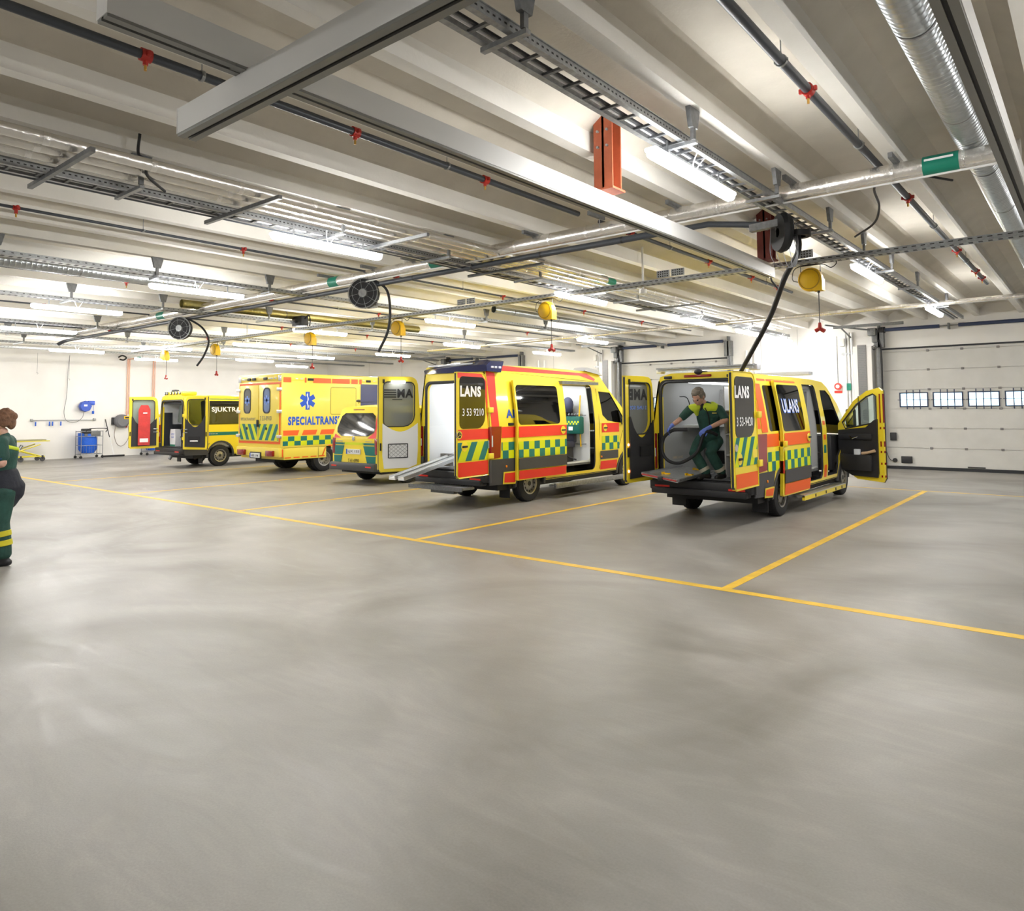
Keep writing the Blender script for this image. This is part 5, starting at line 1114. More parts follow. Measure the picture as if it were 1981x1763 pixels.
# ---------------------------------------------------------------- patient transport van SJUKTRANSPORT
def transport_van():
    hw = .9; zt = 2.32; dz = -.1; zb = 1.35
    t = thing('transport_van', 'leftmost yellow van with SJUKTRANSPORT lettering, both rear doors open', 'van', (-23.2, 10.7, 0))
    P = dict(hw=hw, zt=zt, dz=dz, head=.2, holes_r=[rrect(.55, 3.3, zb+.02, 2.1, .08)], holes_l=[rrect(.55, 1.9, zb+.05, 2.0, .08), rrect(2.1, 3.3, zb+.05, 2.0, .08)], holes_li=[rrect(.55, 1.9, zb+.05, 2.0, .08)], open_r=rrect(.55, 3.3, 1.36, 2.1, .05))
    def dr(m, fn):
        m.sheet(rect(.4, 4.6, 1.0, 1.11), fn, GRN, off=.004); m.sheet(rect(.42, .8, 1.0, 1.09), fn, BLUE, off=.006); m.text('www.sjukresor.se', fn, WHT, .45, 1.03, .6, .05, .01, .007)
        m.sheet(rect(.1, 3.8, zt-.15, zt-.13), fn, GRN, off=.004); m.sheet(rect(1.75, 4.2, .44, .48), fn, GRN, off=.004)
    P['decor_r'] = dr
    P['gtext'] = {}
    van_shell(t, P)
    fn = side_fn(1, hw, zb, zt); g = MB(); g.sheet(rrect(.53, 3.32, zb, 2.12, .08), fn, GLM, off=.006, thick=.006, cb=(zb+.2, zb+.45, zb+.7)); w = g.build('side_window', t)
    g = MB(); g.text('SJUKTRANSPORT', fn, WHT, .87, 1.72, 1.95, .2, .03, .012); g.build('window_lettering', w, 0)
    fl = side_fn(-1, hw, zb, zt); g = MB(); g.sheet(rrect(.53, 1.92, zb+.03, 2.02, .08), fl, GLF2, off=.004, thick=.004); w = g.build('side_window', t)
    g = MB(); g.text('TRA', lambda a, b, d: (-hw+.02+(b-zb)*.14, a, b), BLK, .9, 1.6, .5, .18, .02); g.build('window_lettering', w, 0)
    liv = mat('dark_interior', (.03, .035, .045), .7)
    m = MB(); m.box(-.76, .76, .05, 3.3, .63, .66, liv)
    for s in (-1, 1): m.box(s*.785, s*.76, .04, 3.3, .63, 1.36, liv); m.box(s*.785, s*.74, .03, .35, .63, 2.05, liv)
    m.box(-.78, .78, .04, 3.3, 2.02, 2.08, liv); m.box(-.7, .0, .6, 1.2, .66, 1.2, mat('dark_blue_seat', (.02, .05, .12), .7), .05); m.box(-.7, .0, 1.2, 1.35, .66, 1.6, mat('dark_blue_seat', (.02, .05, .12), .7), .05); m.build('dark_trim', t)
    m = MB(); m.tube([(-.1, .2, .66), (-.1, .3, 1.2), (.2, .3, 1.2), (.2, .2, .66)], .02, GALV, 8); m.tube([(-.3, .4, .7), (.3, .35, 1.0)], .02, GALV, 8); m.tube([(-.35, .25, 1.1), (.0, .3, .95)], .02, GALV, 8); m.build('wheelchair_frame', t)
    def ext_red(pn, f, X, L, z0, z1, zb):
        m = MB(); c = X(L*.5); m.sheet([(c-.17, .7), (c+.17, .7), (c+.17, 1.85), (c+.1, 2.0), (c-.1, 2.0), (c-.17, 1.85)], lambda a, b, d: (a, .13-d, b), REDB, off=0, thick=.04); m.box(c-.19, c+.19, .13, .14, 1.2, 1.23, BLK); m.box(c-.12, c+.12, .17, .175, .8, .92, WHT); m.box(c-.08, c+.04, .17, .175, 1.72, 1.76, WHT); m.build('red_stretcher_bag', pn, 0)
    rear_door(t, P, -1, 112, None, PLAS, GLF2, L=.86, inner_extra=ext_red)
    def ext_pocket(pn, f, X, L, z0, z1, zb):
        m = MB(); x0, x1 = sorted((X(.2), X(.6))); m.box(x0, x1, .08, .085, .82, 1.0, BLK); m.build('pocket', pn); m = MB(); m.box(x0+.05, x1-.08, .085, .12, .84, .88, WHT, .01); m.build('white_roll', pn)
    rear_door(t, P, 1, 208, None, PLAS, GLM, L=.84, inner_extra=ext_pocket)
    for o in [o for o in COL.objects if o.parent == t and o.name.startswith('rear_door')]:
        m = MB(); s = 1 if o.location.x < 0 else -1
        for z in (1.12, 1.22): m.tube([(s*.04, .07, z), (s*.16, .09, z)], .014, GALV, 6)
        m.build('stay', o)
    m = MB(); m.box(-.6, .62, -.0, .5, zt-.02, zt+.1, YEL, .04)
    for x in (-.5, -.36, -.1, .1, .3, .5): m.cyl((x, -.02, zt+.05), (x, .02, zt+.05), .045, PLAS, 12); m.cyl((x, -.03, zt+.05), (x, -.02, zt+.05), .03, CLR, 12)
    m.build('roof_light_box', t)
    m = MB(); m.lathe([(0, .08), (.1, .07), (.12, .02), (.12, 0)], (-.35, .25, zt+.1), (0, 0, 1), PLAS, 16); m.build('beacon', t)
    m = MB(); m.cyl((.3, -.2, .28), (.3, -.1, .45), .05, GALVD); m.build('tow_hook', t)
    chair(t, .42, 3.75, .45, 0); chair(t, -.42, 3.75, .45, 0)
    return t
transport_van()
bag = MB(); bag.prism([(-.17, 0), (.17, 0), (.19, .3), (.15, .55), (-.16, .55), (-.2, .3)], lambda a, b, d: (a, d, b), -.09, .09, mat('white_plastic_bag', (.75, .76, .8), .5, bump=.8, bscale=18)); bag.text('LOTS OF', lambda a, b, d: (a, -.093, b), BLUE, -.1, .36, .2, .06, .01); bag.text('BAGS', lambda a, b, d: (a, -.093, b), BLUE, -.08, .26, .16, .06, .01); bag.box(-.17, .17, -.092, .092, 0, .06, GREENT)
bt = bag.build('carrier_bag', None, 40, loc=(-23.42, 10.92, .66)); tag(bt, 'white plastic bag with blue print standing in the open rear of the leftmost van', 'bag')
# ================================================================ LEFT WALL EQUIPMENT
X0 = XL
t = thing('tool_rail', 'steel tool rail with four blue holders on the far left wall', 'tool rail', (X0, 9.19, 1.5))
MB().cyl((.08, 0, 0), (.08, 2.15, -.02), .012, GALV, 8).build('rail', t)
for y in (0, 2.15): MB().box(0, .1, y-.04, y+.04, -.05, .05, GALV, .01).build('end_bracket', t)
for y in (.12, .58, .68, .96): MB().box(.06, .11, y-.02, y+.02, -.22, -.06, BLU2, .01).build('blue_holder', t)
t = thing('hose_reel_box', 'blue hose reel on the far left wall above the tool rail', 'hose reel', (X0, 10.95, 2.02))
m = MB(); m.lathe([(0, .06), (.2, .06), (.22, .1), (.22, .25), (.2, .29), (0, .29)], (0, 0, 0), (1, 0, 0), mat('reel_blue', (.03, .09, .5), .45), 8); m.box(.06, .27, .1, .32, .05, .22, mat('reel_blue', (.03, .09, .5), .45), .02); m.box(0, .1, -.05, .05, -.1, .1, GALV); m.build('housing', t)
MB().box(.292, .296, -.08, .04, .0, .07, WHT).build('logo_plate', t, 0)
m = MB(); m.tube([(.2, .29, .1), (.2, .29, -.18)], .006, BLU2, 6); m.box(.18, .22, .24, .32, -.3, -.18, BLU2, .01); m.build('hook', t)
MB().tube(spline([(.15, -.02, -.22), (.12, -.08, -.45), (.1, -.3, -.62), (.08, -.6, -.55), (.08, -.7, -.2), (.06, -.62, .4), (.06, -.6, 1.3), (.05, -.55, 2.0)], 8), .009, GALVD, 6).build('hose', t)
t = thing('hose_reel_box', 'grey round hose reel with a yellow badge on the far left wall', 'hose reel', (X0, 12.3, 1.42))
m = MB(); m.lathe([(0, .05), (.2, .05), (.27, .12), (.27, .3), (.2, .37), (0, .37)], (0, 0, 0), (1, 0, 0), mat('reel_grey', (.16, .16, .17), .6), 24); m.box(0, .1, -.32, -.1, -.15, .15, PLAS, .02); m.build('housing', t)
MB().box(.37, .385, .02, .32, .08, .2, YREEL, .01).build('badge', t); MB().box(.386, .39, .06, .26, .11, .17, BLK).build('lettering', t, 0)
MB().tube(spline([(.2, -.22, -.15), (.15, -.24, -.6), (.12, -.1, -.95), (.1, .12, -1.0), (.1, .32, -.7), (.08, .32, -.3), (.06, .3, -.1)], 8), .01, mat('brown_hose', (.2, .13, .09), .5), 6).build('hose', t)
for y, z0, l in ((12.55, 1.3, 'copper pipe dropping to the grey hose reel on the far left wall'), (13.57, 1.3, 'copper pipe behind the opened left door of the transport van')):
    t = thing('copper_pipe', l, 'pipe', (X0, y, 0)); m = MB(); m.cyl((.06, 0, z0), (.06, 0, 3.97), .024, COPP, 10); m.cyl((.06, .07, z0+.4), (.06, .07, 3.97), .018, COPP, 10); m.tube([(.06, 0, 3.97), (.3, 0, 3.97), (.9, .1, 3.97)], .022, COPP, 10); m.build('pipe', t)
    MB().cyl((.06, 0, z0-.15), (.06, 0, z0), .03, REDP, 10).build('valve', t)
    m = MB(); m.box(1.0, 1.15, -.05, .05, 3.9, 4.02, GREENT); m.build('green_label', t, 0)
t = thing('squeegee', 'floor squeegee with a black and white handle leaning on the far left wall', 'squeegee', (X0+.45, 11.95, 0))
MB().box(-.02, .02, -.4, .4, 0, .07, BLK, .01).build('blade', t); MB().cyl((0, 0, .06), (-.22, -.1, .78), .014, WHT, 8).build('handle', t); MB().cyl((-.22, -.1, .78), (-.41, -.2, 1.5), .016, BLK, 8).build('grip', t)
def trolley(x, y, label, part=False):
    t = thing('laundry_trolley', label, 'trolley', (x, y, 0)); a, b = .28, .38
    m = MB()
    for z in (.16, .5, .85, 1.05):
        for p, q in (((-a, -b), (a, -b)), ((a, -b), (a, b)), ((a, b), (-a, b)), ((-a, b), (-a, -b))): m.tube([(p[0], p[1], z), (q[0], q[1], z)], .012, WIRE, 6)
    for px in (-a, a):
        for py in (-b, b): m.tube([(px, py, .13), (px, py, 1.07)], .013, WIRE, 6)
    for k in range(9): m.tube([(a, -b+k*.095, .16), (a, -b+k*.095, .5)], .004, WIRE, 4)
    m.build('wire_frame', t)
    m = MB(); m.tube(spline([(a, -b+.15, 1.05), (a+.02, -b+.3, 1.15), (a+.02, b+.12, 1.14), (a, b+.1, 1.0)], 5), .016, BLK, 8); m.build('push_handle', t)
    for px in (-a, a):
        for py in (-b, b): q = MB(); q.lathe([(0, -.02), (.05, -.02), (.055, 0), (.05, .02), (0, .02)], (px, py, .055), (1, 0, 0), BLK, 14); q.box(px-.012, px+.012, py-.02, py+.02, .05, .14, GALV); q.build('castor', t)
    m = MB(); m.loft([((0, -.05, .2), .2, .22, (1, 0, 0), (0, 1, 0)), ((0, -.05, .35), .25, .33, (1, 0, 0), (0, 1, 0)), ((0, -.06, .7), .25, .33, (1, 0, 0), (0, 1, 0)), ((0, -.1, .98), .25, .3, (1, 0, 0), (0, 1, 0))], BLU2, 14); m.build('blue_bag', t)
    m = MB(); m.box(-.2, .24, -.25, .32, .86, 1.06, GALVD, .02); m.box(-.1, .26, -.28, -.02, .95, 1.15, PLAS, .03); m.build('tray_of_bottles', t)
    return t
trolley(X0+.55, 11.0, 'wire trolley with a blue bag standing at the far left wall beside the squeegee')
trolley(X0+.55, 13.45, 'second wire trolley with a blue bag, under the open left door of the transport van')
t = thing('storage_box', 'grey box with a blue lid on the floor behind the leftmost van', 'box', (X0+.5, 14.9, 0)); MB().box(-.25, .25, -.4, .4, 0, .4, CLAD, .02).build('body', t); MB().box(-.27, .27, -.42, .42, .4, .48, BLU2, .02).build('lid', t)
t = thing('ambulance_stretcher', 'folded yellow wheeled stretcher at the far left wall behind the walking woman', 'stretcher', (X0+.7, 8.62, 0))
SY = mat('stretcher_yellow', (.72, .62, .05), .45)
m = MB(); 
for x in (-.28, .28): m.tube([(x, -.95, .74), (x, .9, .74)], .018, SY, 8); m.tube([(x, -.6, .2), (x, .6, .62)], .02, SY, 8); m.tube([(x, .6, .2), (x, -.6, .62)], .02, SY, 8); m.tube([(x, -.8, .18), (x, .75, .18)], .02, SY, 8)
for y in (-.9, .85, 0): m.tube([(-.28, y, .74), (.28, y, .74)], .016, SY, 8)
m.build('frame', t)
MB().box(-.25, .25, -.9, .8, .76, .8, mat('stretcher_top', (.35, .33, .2), .7), .01).build('deck', t)
MB().tube([(0, -.1, .2), (0, .1, .6)], .05, GALV, 10).build('gas_strut', t)
for x in (-.28, .28):
    for y in (-.7, .0, .68): q = MB(); q.lathe([(0, -.02), (.08, -.02), (.09, 0), (.08, .02), (0, .02)], (x, y, .09), (1, 0, 0), GPLAS, 16); q.box(x-.025, x+.025, y-.03, y+.03, .09, .22, PLAS, .01); q.build('wheel', t)
tag(MB().tube(spline([(X0+.5, 12.0, 4.0), (X0+.5, 12.15, 4.08), (X0+.5, 12.3, 4.0), (X0+.5, 12.2, 3.9), (X0+.5, 12.05, 3.92)], 6), .03, BLK, 8).build('hose_coil'), 'small black hose coil high up at the far left wall', 'hose')
for y, z in ((9.3, 3.3), (10.38, 3.1)):
    t = thing('hanging_hook', 'thin hanging cord with a hook at the far left wall, %s' % ('above the stretcher' if y < 10 else 'left of the blue reel'), 'hook', (X0+.1, y, z)); MB().cyl((0, 0, 0), (0, 0, .75), .004, GALVD, 5).build('cord', t); MB().tube([(0, .03*math.sin(k*.6), -.03*math.cos(k*.6)-.03) for k in range(8)], .005, GALVD, 5).build('hook', t)
# ================================================================ SMALL MARKS ON THE FLOOR
t = thing('control_pedestal', 'small black box with a cable on the floor by the nearest garage door frame', 'box', (-5.0, YB-.15, 0)); MB().box(-.08, .08, -.08, .08, 0, .25, PLAS, .01).build('case', t)
# ================================================================ PEOPLE
def V(*a): return Vector(a)
def limb(m, pts, rs, mt, n=14, flat=1.0, side=None):
    """tapered tube with round ends, optionally flattened along `side`"""
    pts = [Vector(p) for p in pts]; N = len(pts); rings = []
    d0 = (pts[-1]-pts[0]).normalized(); ref = Vector(side).normalized() if side else (V(0, 0, 1) if abs(d0.z) < .85 else V(0, 1, 0))
    for i, p in enumerate(pts):
        d = (pts[min(i+1, N-1)]-pts[max(i-1, 0)]).normalized(); b = (ref-d*ref.dot(d)).normalized(); a = d.cross(b)
        if i == 0: rings += [(p-d*rs[0]*.7, rs[0]*.45, rs[0]*.45*flat, a, b), (p-d*rs[0]*.35, rs[0]*.82, rs[0]*.82*flat, a, b)]
        rings.append((p, rs[i], rs[i]*flat, a, b))
        if i == N-1: rings += [(p+d*rs[i]*.35, rs[i]*.82, rs[i]*.82*flat, a, b), (p+d*rs[i]*.7, rs[i]*.45, rs[i]*.45*flat, a, b)]
    m.loft(rings, mt, n)
def fuse(o, vox, smooth=3):
    r = o.modifiers.new('fuse', 'REMESH'); r.mode = 'VOXEL'; r.voxel_size = vox; r.use_smooth_shade = True
    s = o.modifiers.new('smooth', 'SMOOTH'); s.factor = .5; s.iterations = smooth
    return o
def hand(m, wrist, dirv, palm_n, mt, curl=.6, sc=1.0, thumb=1):
    """palm, five separate bent fingers and a side thumb; palm_n points out of the palm"""
    d = Vector(dirv).normalized(); n = Vector(palm_n).normalized(); n = (n-d*d.dot(n)).normalized(); s = d.cross(n)*thumb; w = Vector(wrist)
    limb(m, [w-d*.01, w+d*.03*sc, w+d*.075*sc], [.024*sc, .036*sc, .038*sc], mt, 12, .55, n)
    for k, (off, L) in enumerate(((.030, .072), (.010, .080), (-.010, .074), (-.029, .058))):
        b = w+d*.082*sc+s*off*sc; p = [b]; cur = d.copy(); R_ = Matrix.Rotation(1, 4, 'X')
        for j, f in enumerate((.42, .33, .25)):
            ang = curl*(.75 if j == 0 else 1.0); ax = d.cross(n); cur = Matrix.Rotation(ang, 3, ax) @ cur if (Matrix.Rotation(ang, 3, ax) @ cur).dot(n) > cur.dot(n) else Matrix.Rotation(-ang, 3, ax) @ cur
            p.append(p[-1]+cur*L*f*sc)
        limb(m, p, [.0100*sc, .0092*sc, .0085*sc, .0075*sc], mt, 8)
    b = w+d*.03*sc+s*.03*sc; limb(m, [b, b+(d*.6+s*.7+n*.2)*.035*sc, b+(d*.8+s*.5+n*.55)*.062*sc], [.013*sc, .011*sc, .009*sc], mt, 8)
def head(t, c, fwd, up, skin, hair, hairstyle, sc=1.0):
    """c = centre of skull; fwd = gaze; builds head mesh in the figure's frame"""
    c = Vector(c); f = Vector(fwd).normalized(); u = Vector(up); u = (u-f*u.dot(f)).normalized(); r = f.cross(u)
    P = lambda a, b, d: c+(r*a+f*b+u*d)*sc
    m = MB()
    def ell(p, ra, rb, rc, mt=skin):
        k = len(m.v); n_ = 14; h = 10; vs = []; fs = []
        for i in range(h+1):
            q = PI*i/h
            for j in range(n_): w = 2*PI*j/n_; vs.append(P(p[0]+ra*math.sin(q)*math.cos(w), p[1]+rb*math.sin(q)*math.sin(w), p[2]+rc*math.cos(q)))
        for i in range(h):
            for j in range(n_): fs.append((i*n_+j, (i+1)*n_+j, (i+1)*n_+(j+1) % n_, i*n_+(j+1) % n_))
        m.add(vs, fs, mt)
    ell((0, -.01, .03), .076, .098, .088); ell((0, .03, -.035), .06, .065, .075); ell((0, .062, -.085), .03, .03, .026); ell((0, .085, .02), .04, .02, .018)
    for s in (-1, 1): ell((s*.04, .062, -.02), .025, .025, .022); ell((s*.078, -.01, -.005), .012, .02, .032)
    ell((0, .103, -.012), .013, .018, .026); ell((0, .1, -.03), .018, .016, .012); ell((0, .09, -.06), .025, .012, .008)
    hd = fuse(m.build('head', t), .006, 2)
    m = MB()
    for s in (-1, 1):
        k = len(m.v); ell((s*.031, .083, .002), .012, .007, .006, BLK); 
        ell((s*.033, .09, .024), .018, .006, .005, hair)
    ell((0, .102, -.06), .02, .004, .0035, mat('lips', (.4, .16, .13), .5)); m.build('eyes_and_brows', hd)
    m = MB()
    if hairstyle == 'short':
        ell((0, -.028, .062), .084, .098, .078, hair); ell((0, .03, .1), .062, .055, .035, hair); ell((0, -.07, .0), .074, .05, .08, hair)
        for s in (-1, 1): ell((s*.066, .0, .035), .018, .05, .045, hair)
        for k in range(40):
            a = random.uniform(0, 2*PI); e = random.uniform(.1, 1.3); ell((.075*math.cos(a)*math.sin(e), -.02+.088*math.sin(a)*math.sin(e), .062+.075*math.cos(e)), .018, .018, .014, hair)
    else:
        ell((0, -.03, .05), .086, .1, .085, hair); ell((0, -.08, -.02), .074, .05, .09, hair); ell((0, -.1, .04), .05, .05, .05, hair)
        for s in (-1, 1): ell((s*.07, -.03, -.0), .03, .06, .08, hair)
        for k in range(34):
            a = random.uniform(0, 2*PI); e = random.uniform(.1, 1.9); ell((.08*math.cos(a)*math.sin(e), -.04+.09*math.sin(a)*math.sin(e), .045+.082*math.cos(e)), .02, .02, .018, hair)
    fuse(m.build('hair', t), .008, 1)
# ---- paramedic bending inside the nearest ambulance. Frame: world axes, origin at his feet
px, py, pz = -4.98, 10.80, .625
t = thing('person', 'person in green uniform bending inside the nearest ambulance, blue gloves holding a black hose', 'person', (px, py, pz))
q = lambda X, Y, Z: V(X*.97-px, Y*.97-py, 1.75+(Z-1.75)*.97-pz)
# joints in world coordinates
RTc = V(.777, .629, 0); TC = V(.42, -.9, 0)      # camera right, towards camera
hipL, hipR = q(-4.97, 11.22, 1.24), q(-5.17, 11.1, 1.25)        # (his left = image right)
neck = q(-5.06, 10.98, 1.80); chest = q(-5.03, 11.05, 1.62); waist = q(-5.04, 11.12, 1.38)
shL, shR = q(-4.86, 11.08, 1.74), q(-5.26, 10.88, 1.74)
elL, wrL = q(-4.70, 11.0, 1.56), q(-4.94, 10.78, 1.42)
elR, wrR = q(-5.37, 10.74, 1.58), q(-5.49, 10.62, 1.46)
knL, anL = q(-4.97, 10.98, 1.02), V(-4.70-px, 10.80-py, .09)
knR, anR = q(-5.20, 10.86, 1.02), V(-4.87-px, 10.60-py, .09)
fwdP = V(-.35, -.93, 0).normalized(); sideP = V(.93, -.35, 0)*1
sh = (shL-shR).normalized()
m = MB()
limb(m, [waist-V(0, 0, .06), waist, chest, neck-V(0, 0, .05)], [.15, .135, .165, .12], SKIN, 16, .68, sh.cross(V(0, 0, 1)))
limb(m, [neck-V(0, 0, .05), neck+fwdP*.03+V(0, 0, .06)], [.055, .052], SKIN)
for s_, e_, w_ in ((shL, elL, wrL), (shR, elR, wrR)): limb(m, [s_, (s_+e_)/2, e_], [.05, .048, .04], SKIN); limb(m, [e_, e_.lerp(w_, .35), w_], [.04, .042, .027], SKIN)
for h_, k_, a_ in ((hipL, knL, anL), (hipR, knR, anR)): limb(m, [h_, k_, a_], [.08, .055, .04], SKIN)
fuse(m.build('body', t), .011, 3)
m = MB()
limb(m, [waist-V(0, 0, .10), waist, chest, chest.lerp(neck, .7)], [.165, .152, .188, .15], UGR, 18, .70, sh.cross(V(0, 0, 1)))
limb(m, [shL, shR], [.068, .068], UGR)
for s_, e_ in ((shL, elL), (shR, elR)): limb(m, [s_, s_.lerp(e_, .5), s_.lerp(e_, .86)], [.075, .07, .062], UGR)
fuse(m.build('shirt', t), .012, 2)
m = MB()
fp = fwdP
for s_, sg in ((shL, 1), (shR, -1)):
    limb(m, [neck+sh*sg*.06-V(0, 0, .03)+fp*.06, s_+V(0, 0, .012)+fp*.03-sh*sg*.02], [.072, .062], UYL); limb(m, [neck+sh*sg*.085+fp*.075-V(0, 0, .05), chest+sh*sg*.11+fp*.085+V(0, 0, .03)], [.055, .035], UYL, 12)
    limb(m, [neck+sh*sg*.07-fp*.06, s_-fp*.03-sh*sg*.02], [.068, .06], UYL)
fuse(m.build('shoulder_yoke', t), .012, 2)
fq = sh.cross(V(0, 0, 1)); fq = fq if fq.dot(fp) > 0 else -fq
m = MB(); m.tube([neck+fq*.11-V(0, 0, .04), chest.lerp(neck, .4)+fq*.137, chest+fq*.14, waist+fq*.118], .009, BLK, 6)
limb(m, [neck+fp*.05+V(0, 0, .0), neck+fp*.09-V(0, 0, .06)], [.05, .03], UNAV); m.build('zip_and_collar', t)
lab = chest+fq*.128+sh*.09+V(0, 0, .05); m = MB(); m.beam(lab-sh*.035, lab+sh*.035, .01, .018, mat('badge_yellow', (.6, .5, .1), .6), (0, 0, 1)); m.build('chest_badge', t, 0)
m = MB()
limb(m, [waist-V(0, 0, .04), (hipL+hipR)/2+V(0, 0, .0)], [.158, .17], UGR, 18, .75, sh.cross(V(0, 0, 1)))
for h_, k_, a_ in ((hipL, knL, anL), (hipR, knR, anR)):
    limb(m, [h_-V(0, 0, .02), h_.lerp(k_, .5), k_, k_.lerp(a_, .5), k_.lerp(a_, .93)], [.115, .105, .088, .082, .074], UGR)
fuse(m.build('trousers', t), .012, 2)
m = MB()
for a_, k_ in ((anL, knL), (anR, knR)): c = k_.lerp(a_, .78); m.lathe([(.07, -.03), (.086, -.025), (.086, .025), (.07, .03)], c, a_-k_, mat('reflex_grey', (.45, .42, .33), .5), 18)
m.build('reflective_cuffs', t)
m = MB()
for a_, k_, tw in ((anL, knL, V(-.1, -1, 0)), (anR, knR, V(-.3, -.95, 0))):
    tw = tw.normalized(); limb(m, [k_.lerp(a_, .9), a_, a_-V(0, 0, .04)], [.062, .056, .05], BOOT); limb(m, [a_-V(0, 0, .035)-tw*.05, a_-V(0, 0, .04)+tw*.08, a_-V(0, 0, .05)+tw*.19], [.045, .045, .036], BOOT)
fuse(m.build('boots', t), .009, 2)
m = MB(); limb(m, [elL.lerp(wrL, .1), wrL], [.036, .027], SKIN) if 0 else None
hand(m, wrL, (wrL-elL)+V(-.02, -.08, -.16), V(-.4, .5, -.4), GLOV, .55, 1.08, 1); limb(m, [wrL+(elL-wrL)*.22, wrL], [.034, .03], GLOV)
hand(m, wrR, (wrR-elR)+V(0.02, -.03, -.1), V(.6, .4, -.4), GLOV, .6, 1.08, -1); limb(m, [wrR+(elR-wrR)*.22, wrR], [.034, .03], GLOV)
fuse(m.build('gloves', t), .0055, 1)
hc = neck+fwdP*.095+V(-.02, 0, .125)
head(t, hc, V(-.15, -.8, -.58), V(-.1, -.5, 1), SKIN, HAIRG, 'short', 1.1)
tag(MB().tube(spline([(px+a-0, py+b, pz+c) for a, b, c in [(wrR.x+.14, wrR.y+.02, wrR.z-.05), (wrR.x+.03, wrR.y-.05, wrR.z-.075), (wrR.x-.1, wrR.y-.07, wrR.z-.2), (wrR.x-.1, wrR.y-.1, wrR.z-.42), (wrR.x+.02, wrR.y-.1, wrR.z-.55), (wrR.x+.2, wrR.y-.05, wrR.z-.56), (wrR.x+.42, wrR.y+.03, wrR.z-.4), (wrL.x-.03, wrL.y-.04, wrL.z-.08), (wrL.x+.05, wrL.y+.02, wrL.z-.05), (wrL.x+.12, wrL.y+.12, wrL.z-.1)]], 10), .026, HOSE, 12).build('vacuum_hose'), 'black hose looping between the gloved hands of the person in the nearest ambulance', 'hose')
m = MB(); m.cyl((px+wrR.x+.06, py+wrR.y-.04, pz+wrR.z-.05), (px+wrR.x+.26, py+wrR.y+.05, pz+wrR.z-.05), .03, PLAS, 14); tag(m.build('hose_nozzle'), 'black nozzle on the hose in the right glove of the bending person', 'nozzle')
# ---- woman walking out of frame at the left. origin at her feet; faces image-left
wx, wy = -9.98, 2.70
t = thing('person', 'person with brown hair, green uniform and dark jacket round the waist, at the left edge', 'person', (wx, wy, 0))
f = V(-.47, -.883, 0); s = V(.883, -.47, 0)     # forward = image left, s = towards the camera (her left)
J = lambda a, b, z: f*a+s*b+V(0, 0, z)
hip = J(.02, 0, .98); wst = J(.05, 0, 1.1); cst = J(.03, 0, 1.38); nk = J(.03, 0, 1.56)
sL, sR = J(.03, .19, 1.5), J(.03, -.19, 1.5)
eL, wL = J(-.02, .25, 1.24), J(.24, .2, 1.17)
eR, wR = J(.02, -.25, 1.24), J(.26, -.18, 1.2)
kL, aL = J(.02, .1, .52), J(-.03, .1, .12); kR, aR = J(.2, -.1, .53), J(.1, -.1, .12)
m = MB()
limb(m, [hip, wst, cst, nk-V(0, 0, .05)], [.15, .13, .15, .09], SKIN, 16, .75, f); limb(m, [nk-V(0, 0, .06), nk+f*.02+V(0, 0, .07)], [.052, .05], SKIN)
for a_, b_, c_ in ((sL, eL, wL), (sR, eR, wR)): limb(m, [a_, b_], [.05, .042], SKIN); limb(m, [b_, b_.lerp(c_, .4), c_], [.045, .048, .028], SKIN)
for a_, b_, c_ in ((J(0, .1, .95), kL, aL), (J(0, -.1, .95), kR, aR)): limb(m, [a_, b_, c_], [.09, .06, .04], SKIN)
hand(m, wL, wL-eL+V(0, 0, .02), V(0, 0, -1)+s*-.5, SKIN, .4, .95, -1); hand(m, wR, wR-eR, V(0, 0, -1), SKIN, .4, .95, 1)
fuse(m.build('body', t), .009, 2)
m = MB(); limb(m, [hip+V(0, 0, .05), wst, cst, nk-V(0, 0, .07)], [.175, .165, .175, .12], UGR, 18, .85, f); limb(m, [sL, sR], [.075, .075], UGR)
for a_, b_ in ((sL, eL), (sR, eR)): limb(m, [a_, a_.lerp(b_, .75)], [.082, .074], UGR)
limb(m, [nk-V(0, 0, .05), nk+V(0, 0, .01)], [.065, .06], UGR)
fuse(m.build('shirt', t), .012, 2)
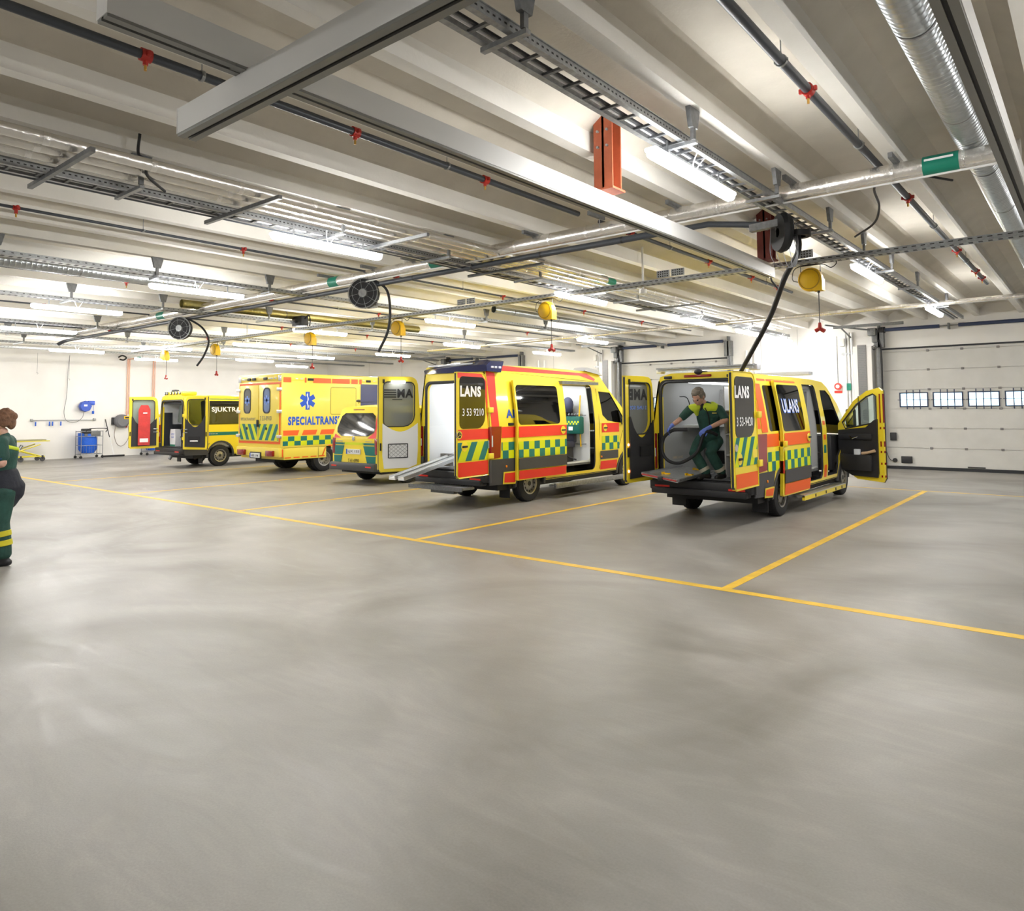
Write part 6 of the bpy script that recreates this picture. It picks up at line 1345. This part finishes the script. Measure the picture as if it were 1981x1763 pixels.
m = MB(); limb(m, [nk+s*.05+f*.05-V(0, 0, .03), sL+f*.05+V(0, 0, .015)-s*.02], [.05, .045], UYL, 12); limb(m, [sL-f*.03+V(0, 0, -.06)-s*.03, cst-f*.145+V(0, 0, .02)+s*.04], [.03, .025], UYL, 10)
limb(m, [cst+f*.09+s*.11-V(0, 0, .12), wst+f*.10+s*.11], [.075, .07], UYL, 12)
fuse(m.build('yellow_panels', t), .012, 2)
m = MB(); limb(m, [sL.lerp(eL, .6)+s*.055, sL.lerp(eL, .72)+s*.055], [.03, .028], BLUE, 10, .5, s); m.build('sleeve_badge', t)
m = MB(); limb(m, [wst+V(0, 0, .0)-f*.01, hip-V(0, 0, .05)-f*.02, hip-V(0, 0, .2)], [.19, .215, .185], UNAV, 18, .85, f); limb(m, [hip-f*.09+V(0, 0, -.02), hip-f*.09-V(0, 0, .14)], [.13, .12], UNAV); fuse(m.build('tied_jacket', t), .014, 3)
m = MB()
for a_, b_, c_ in ((J(0, .1, .9), kL, aL), (J(.03, -.1, .9), kR, aR)): limb(m, [a_, a_.lerp(b_, .5), b_, b_.lerp(c_, .5), c_.lerp(b_, .03)], [.135, .115, .096, .092, .08], UGR)
fuse(m.build('trousers', t), .012, 2)
m = MB()
for b_, c_ in ((kL, aL), (kR, aR)):
    for k in (.32, .60): p = b_.lerp(c_, k); m.lathe([(.088, -.035), (.1, -.03), (.1, .03), (.088, .035)], p, c_-b_, mat('reflex_yellow', (.62, .55, .02), .5), 20)
m.build('reflective_bands', t)
m = MB()
for c_ in (aL, aR): limb(m, [c_+V(0, 0, .0), c_-V(0, 0, .06)], [.055, .05], BOOT); limb(m, [c_-V(0, 0, .075)-f*.05, c_-V(0, 0, .08)+f*.08, c_-V(0, 0, .085)+f*.17], [.044, .044, .035], BOOT)
fuse(m.build('boots', t), .01, 2)
head(t, nk+f*.03+V(0, 0, .19), f*1+V(0, 0, -.08), V(0, 0, 1), SKIN, HAIRB, 'bob', 1.08)

t.scale = (.955, .955, .955)
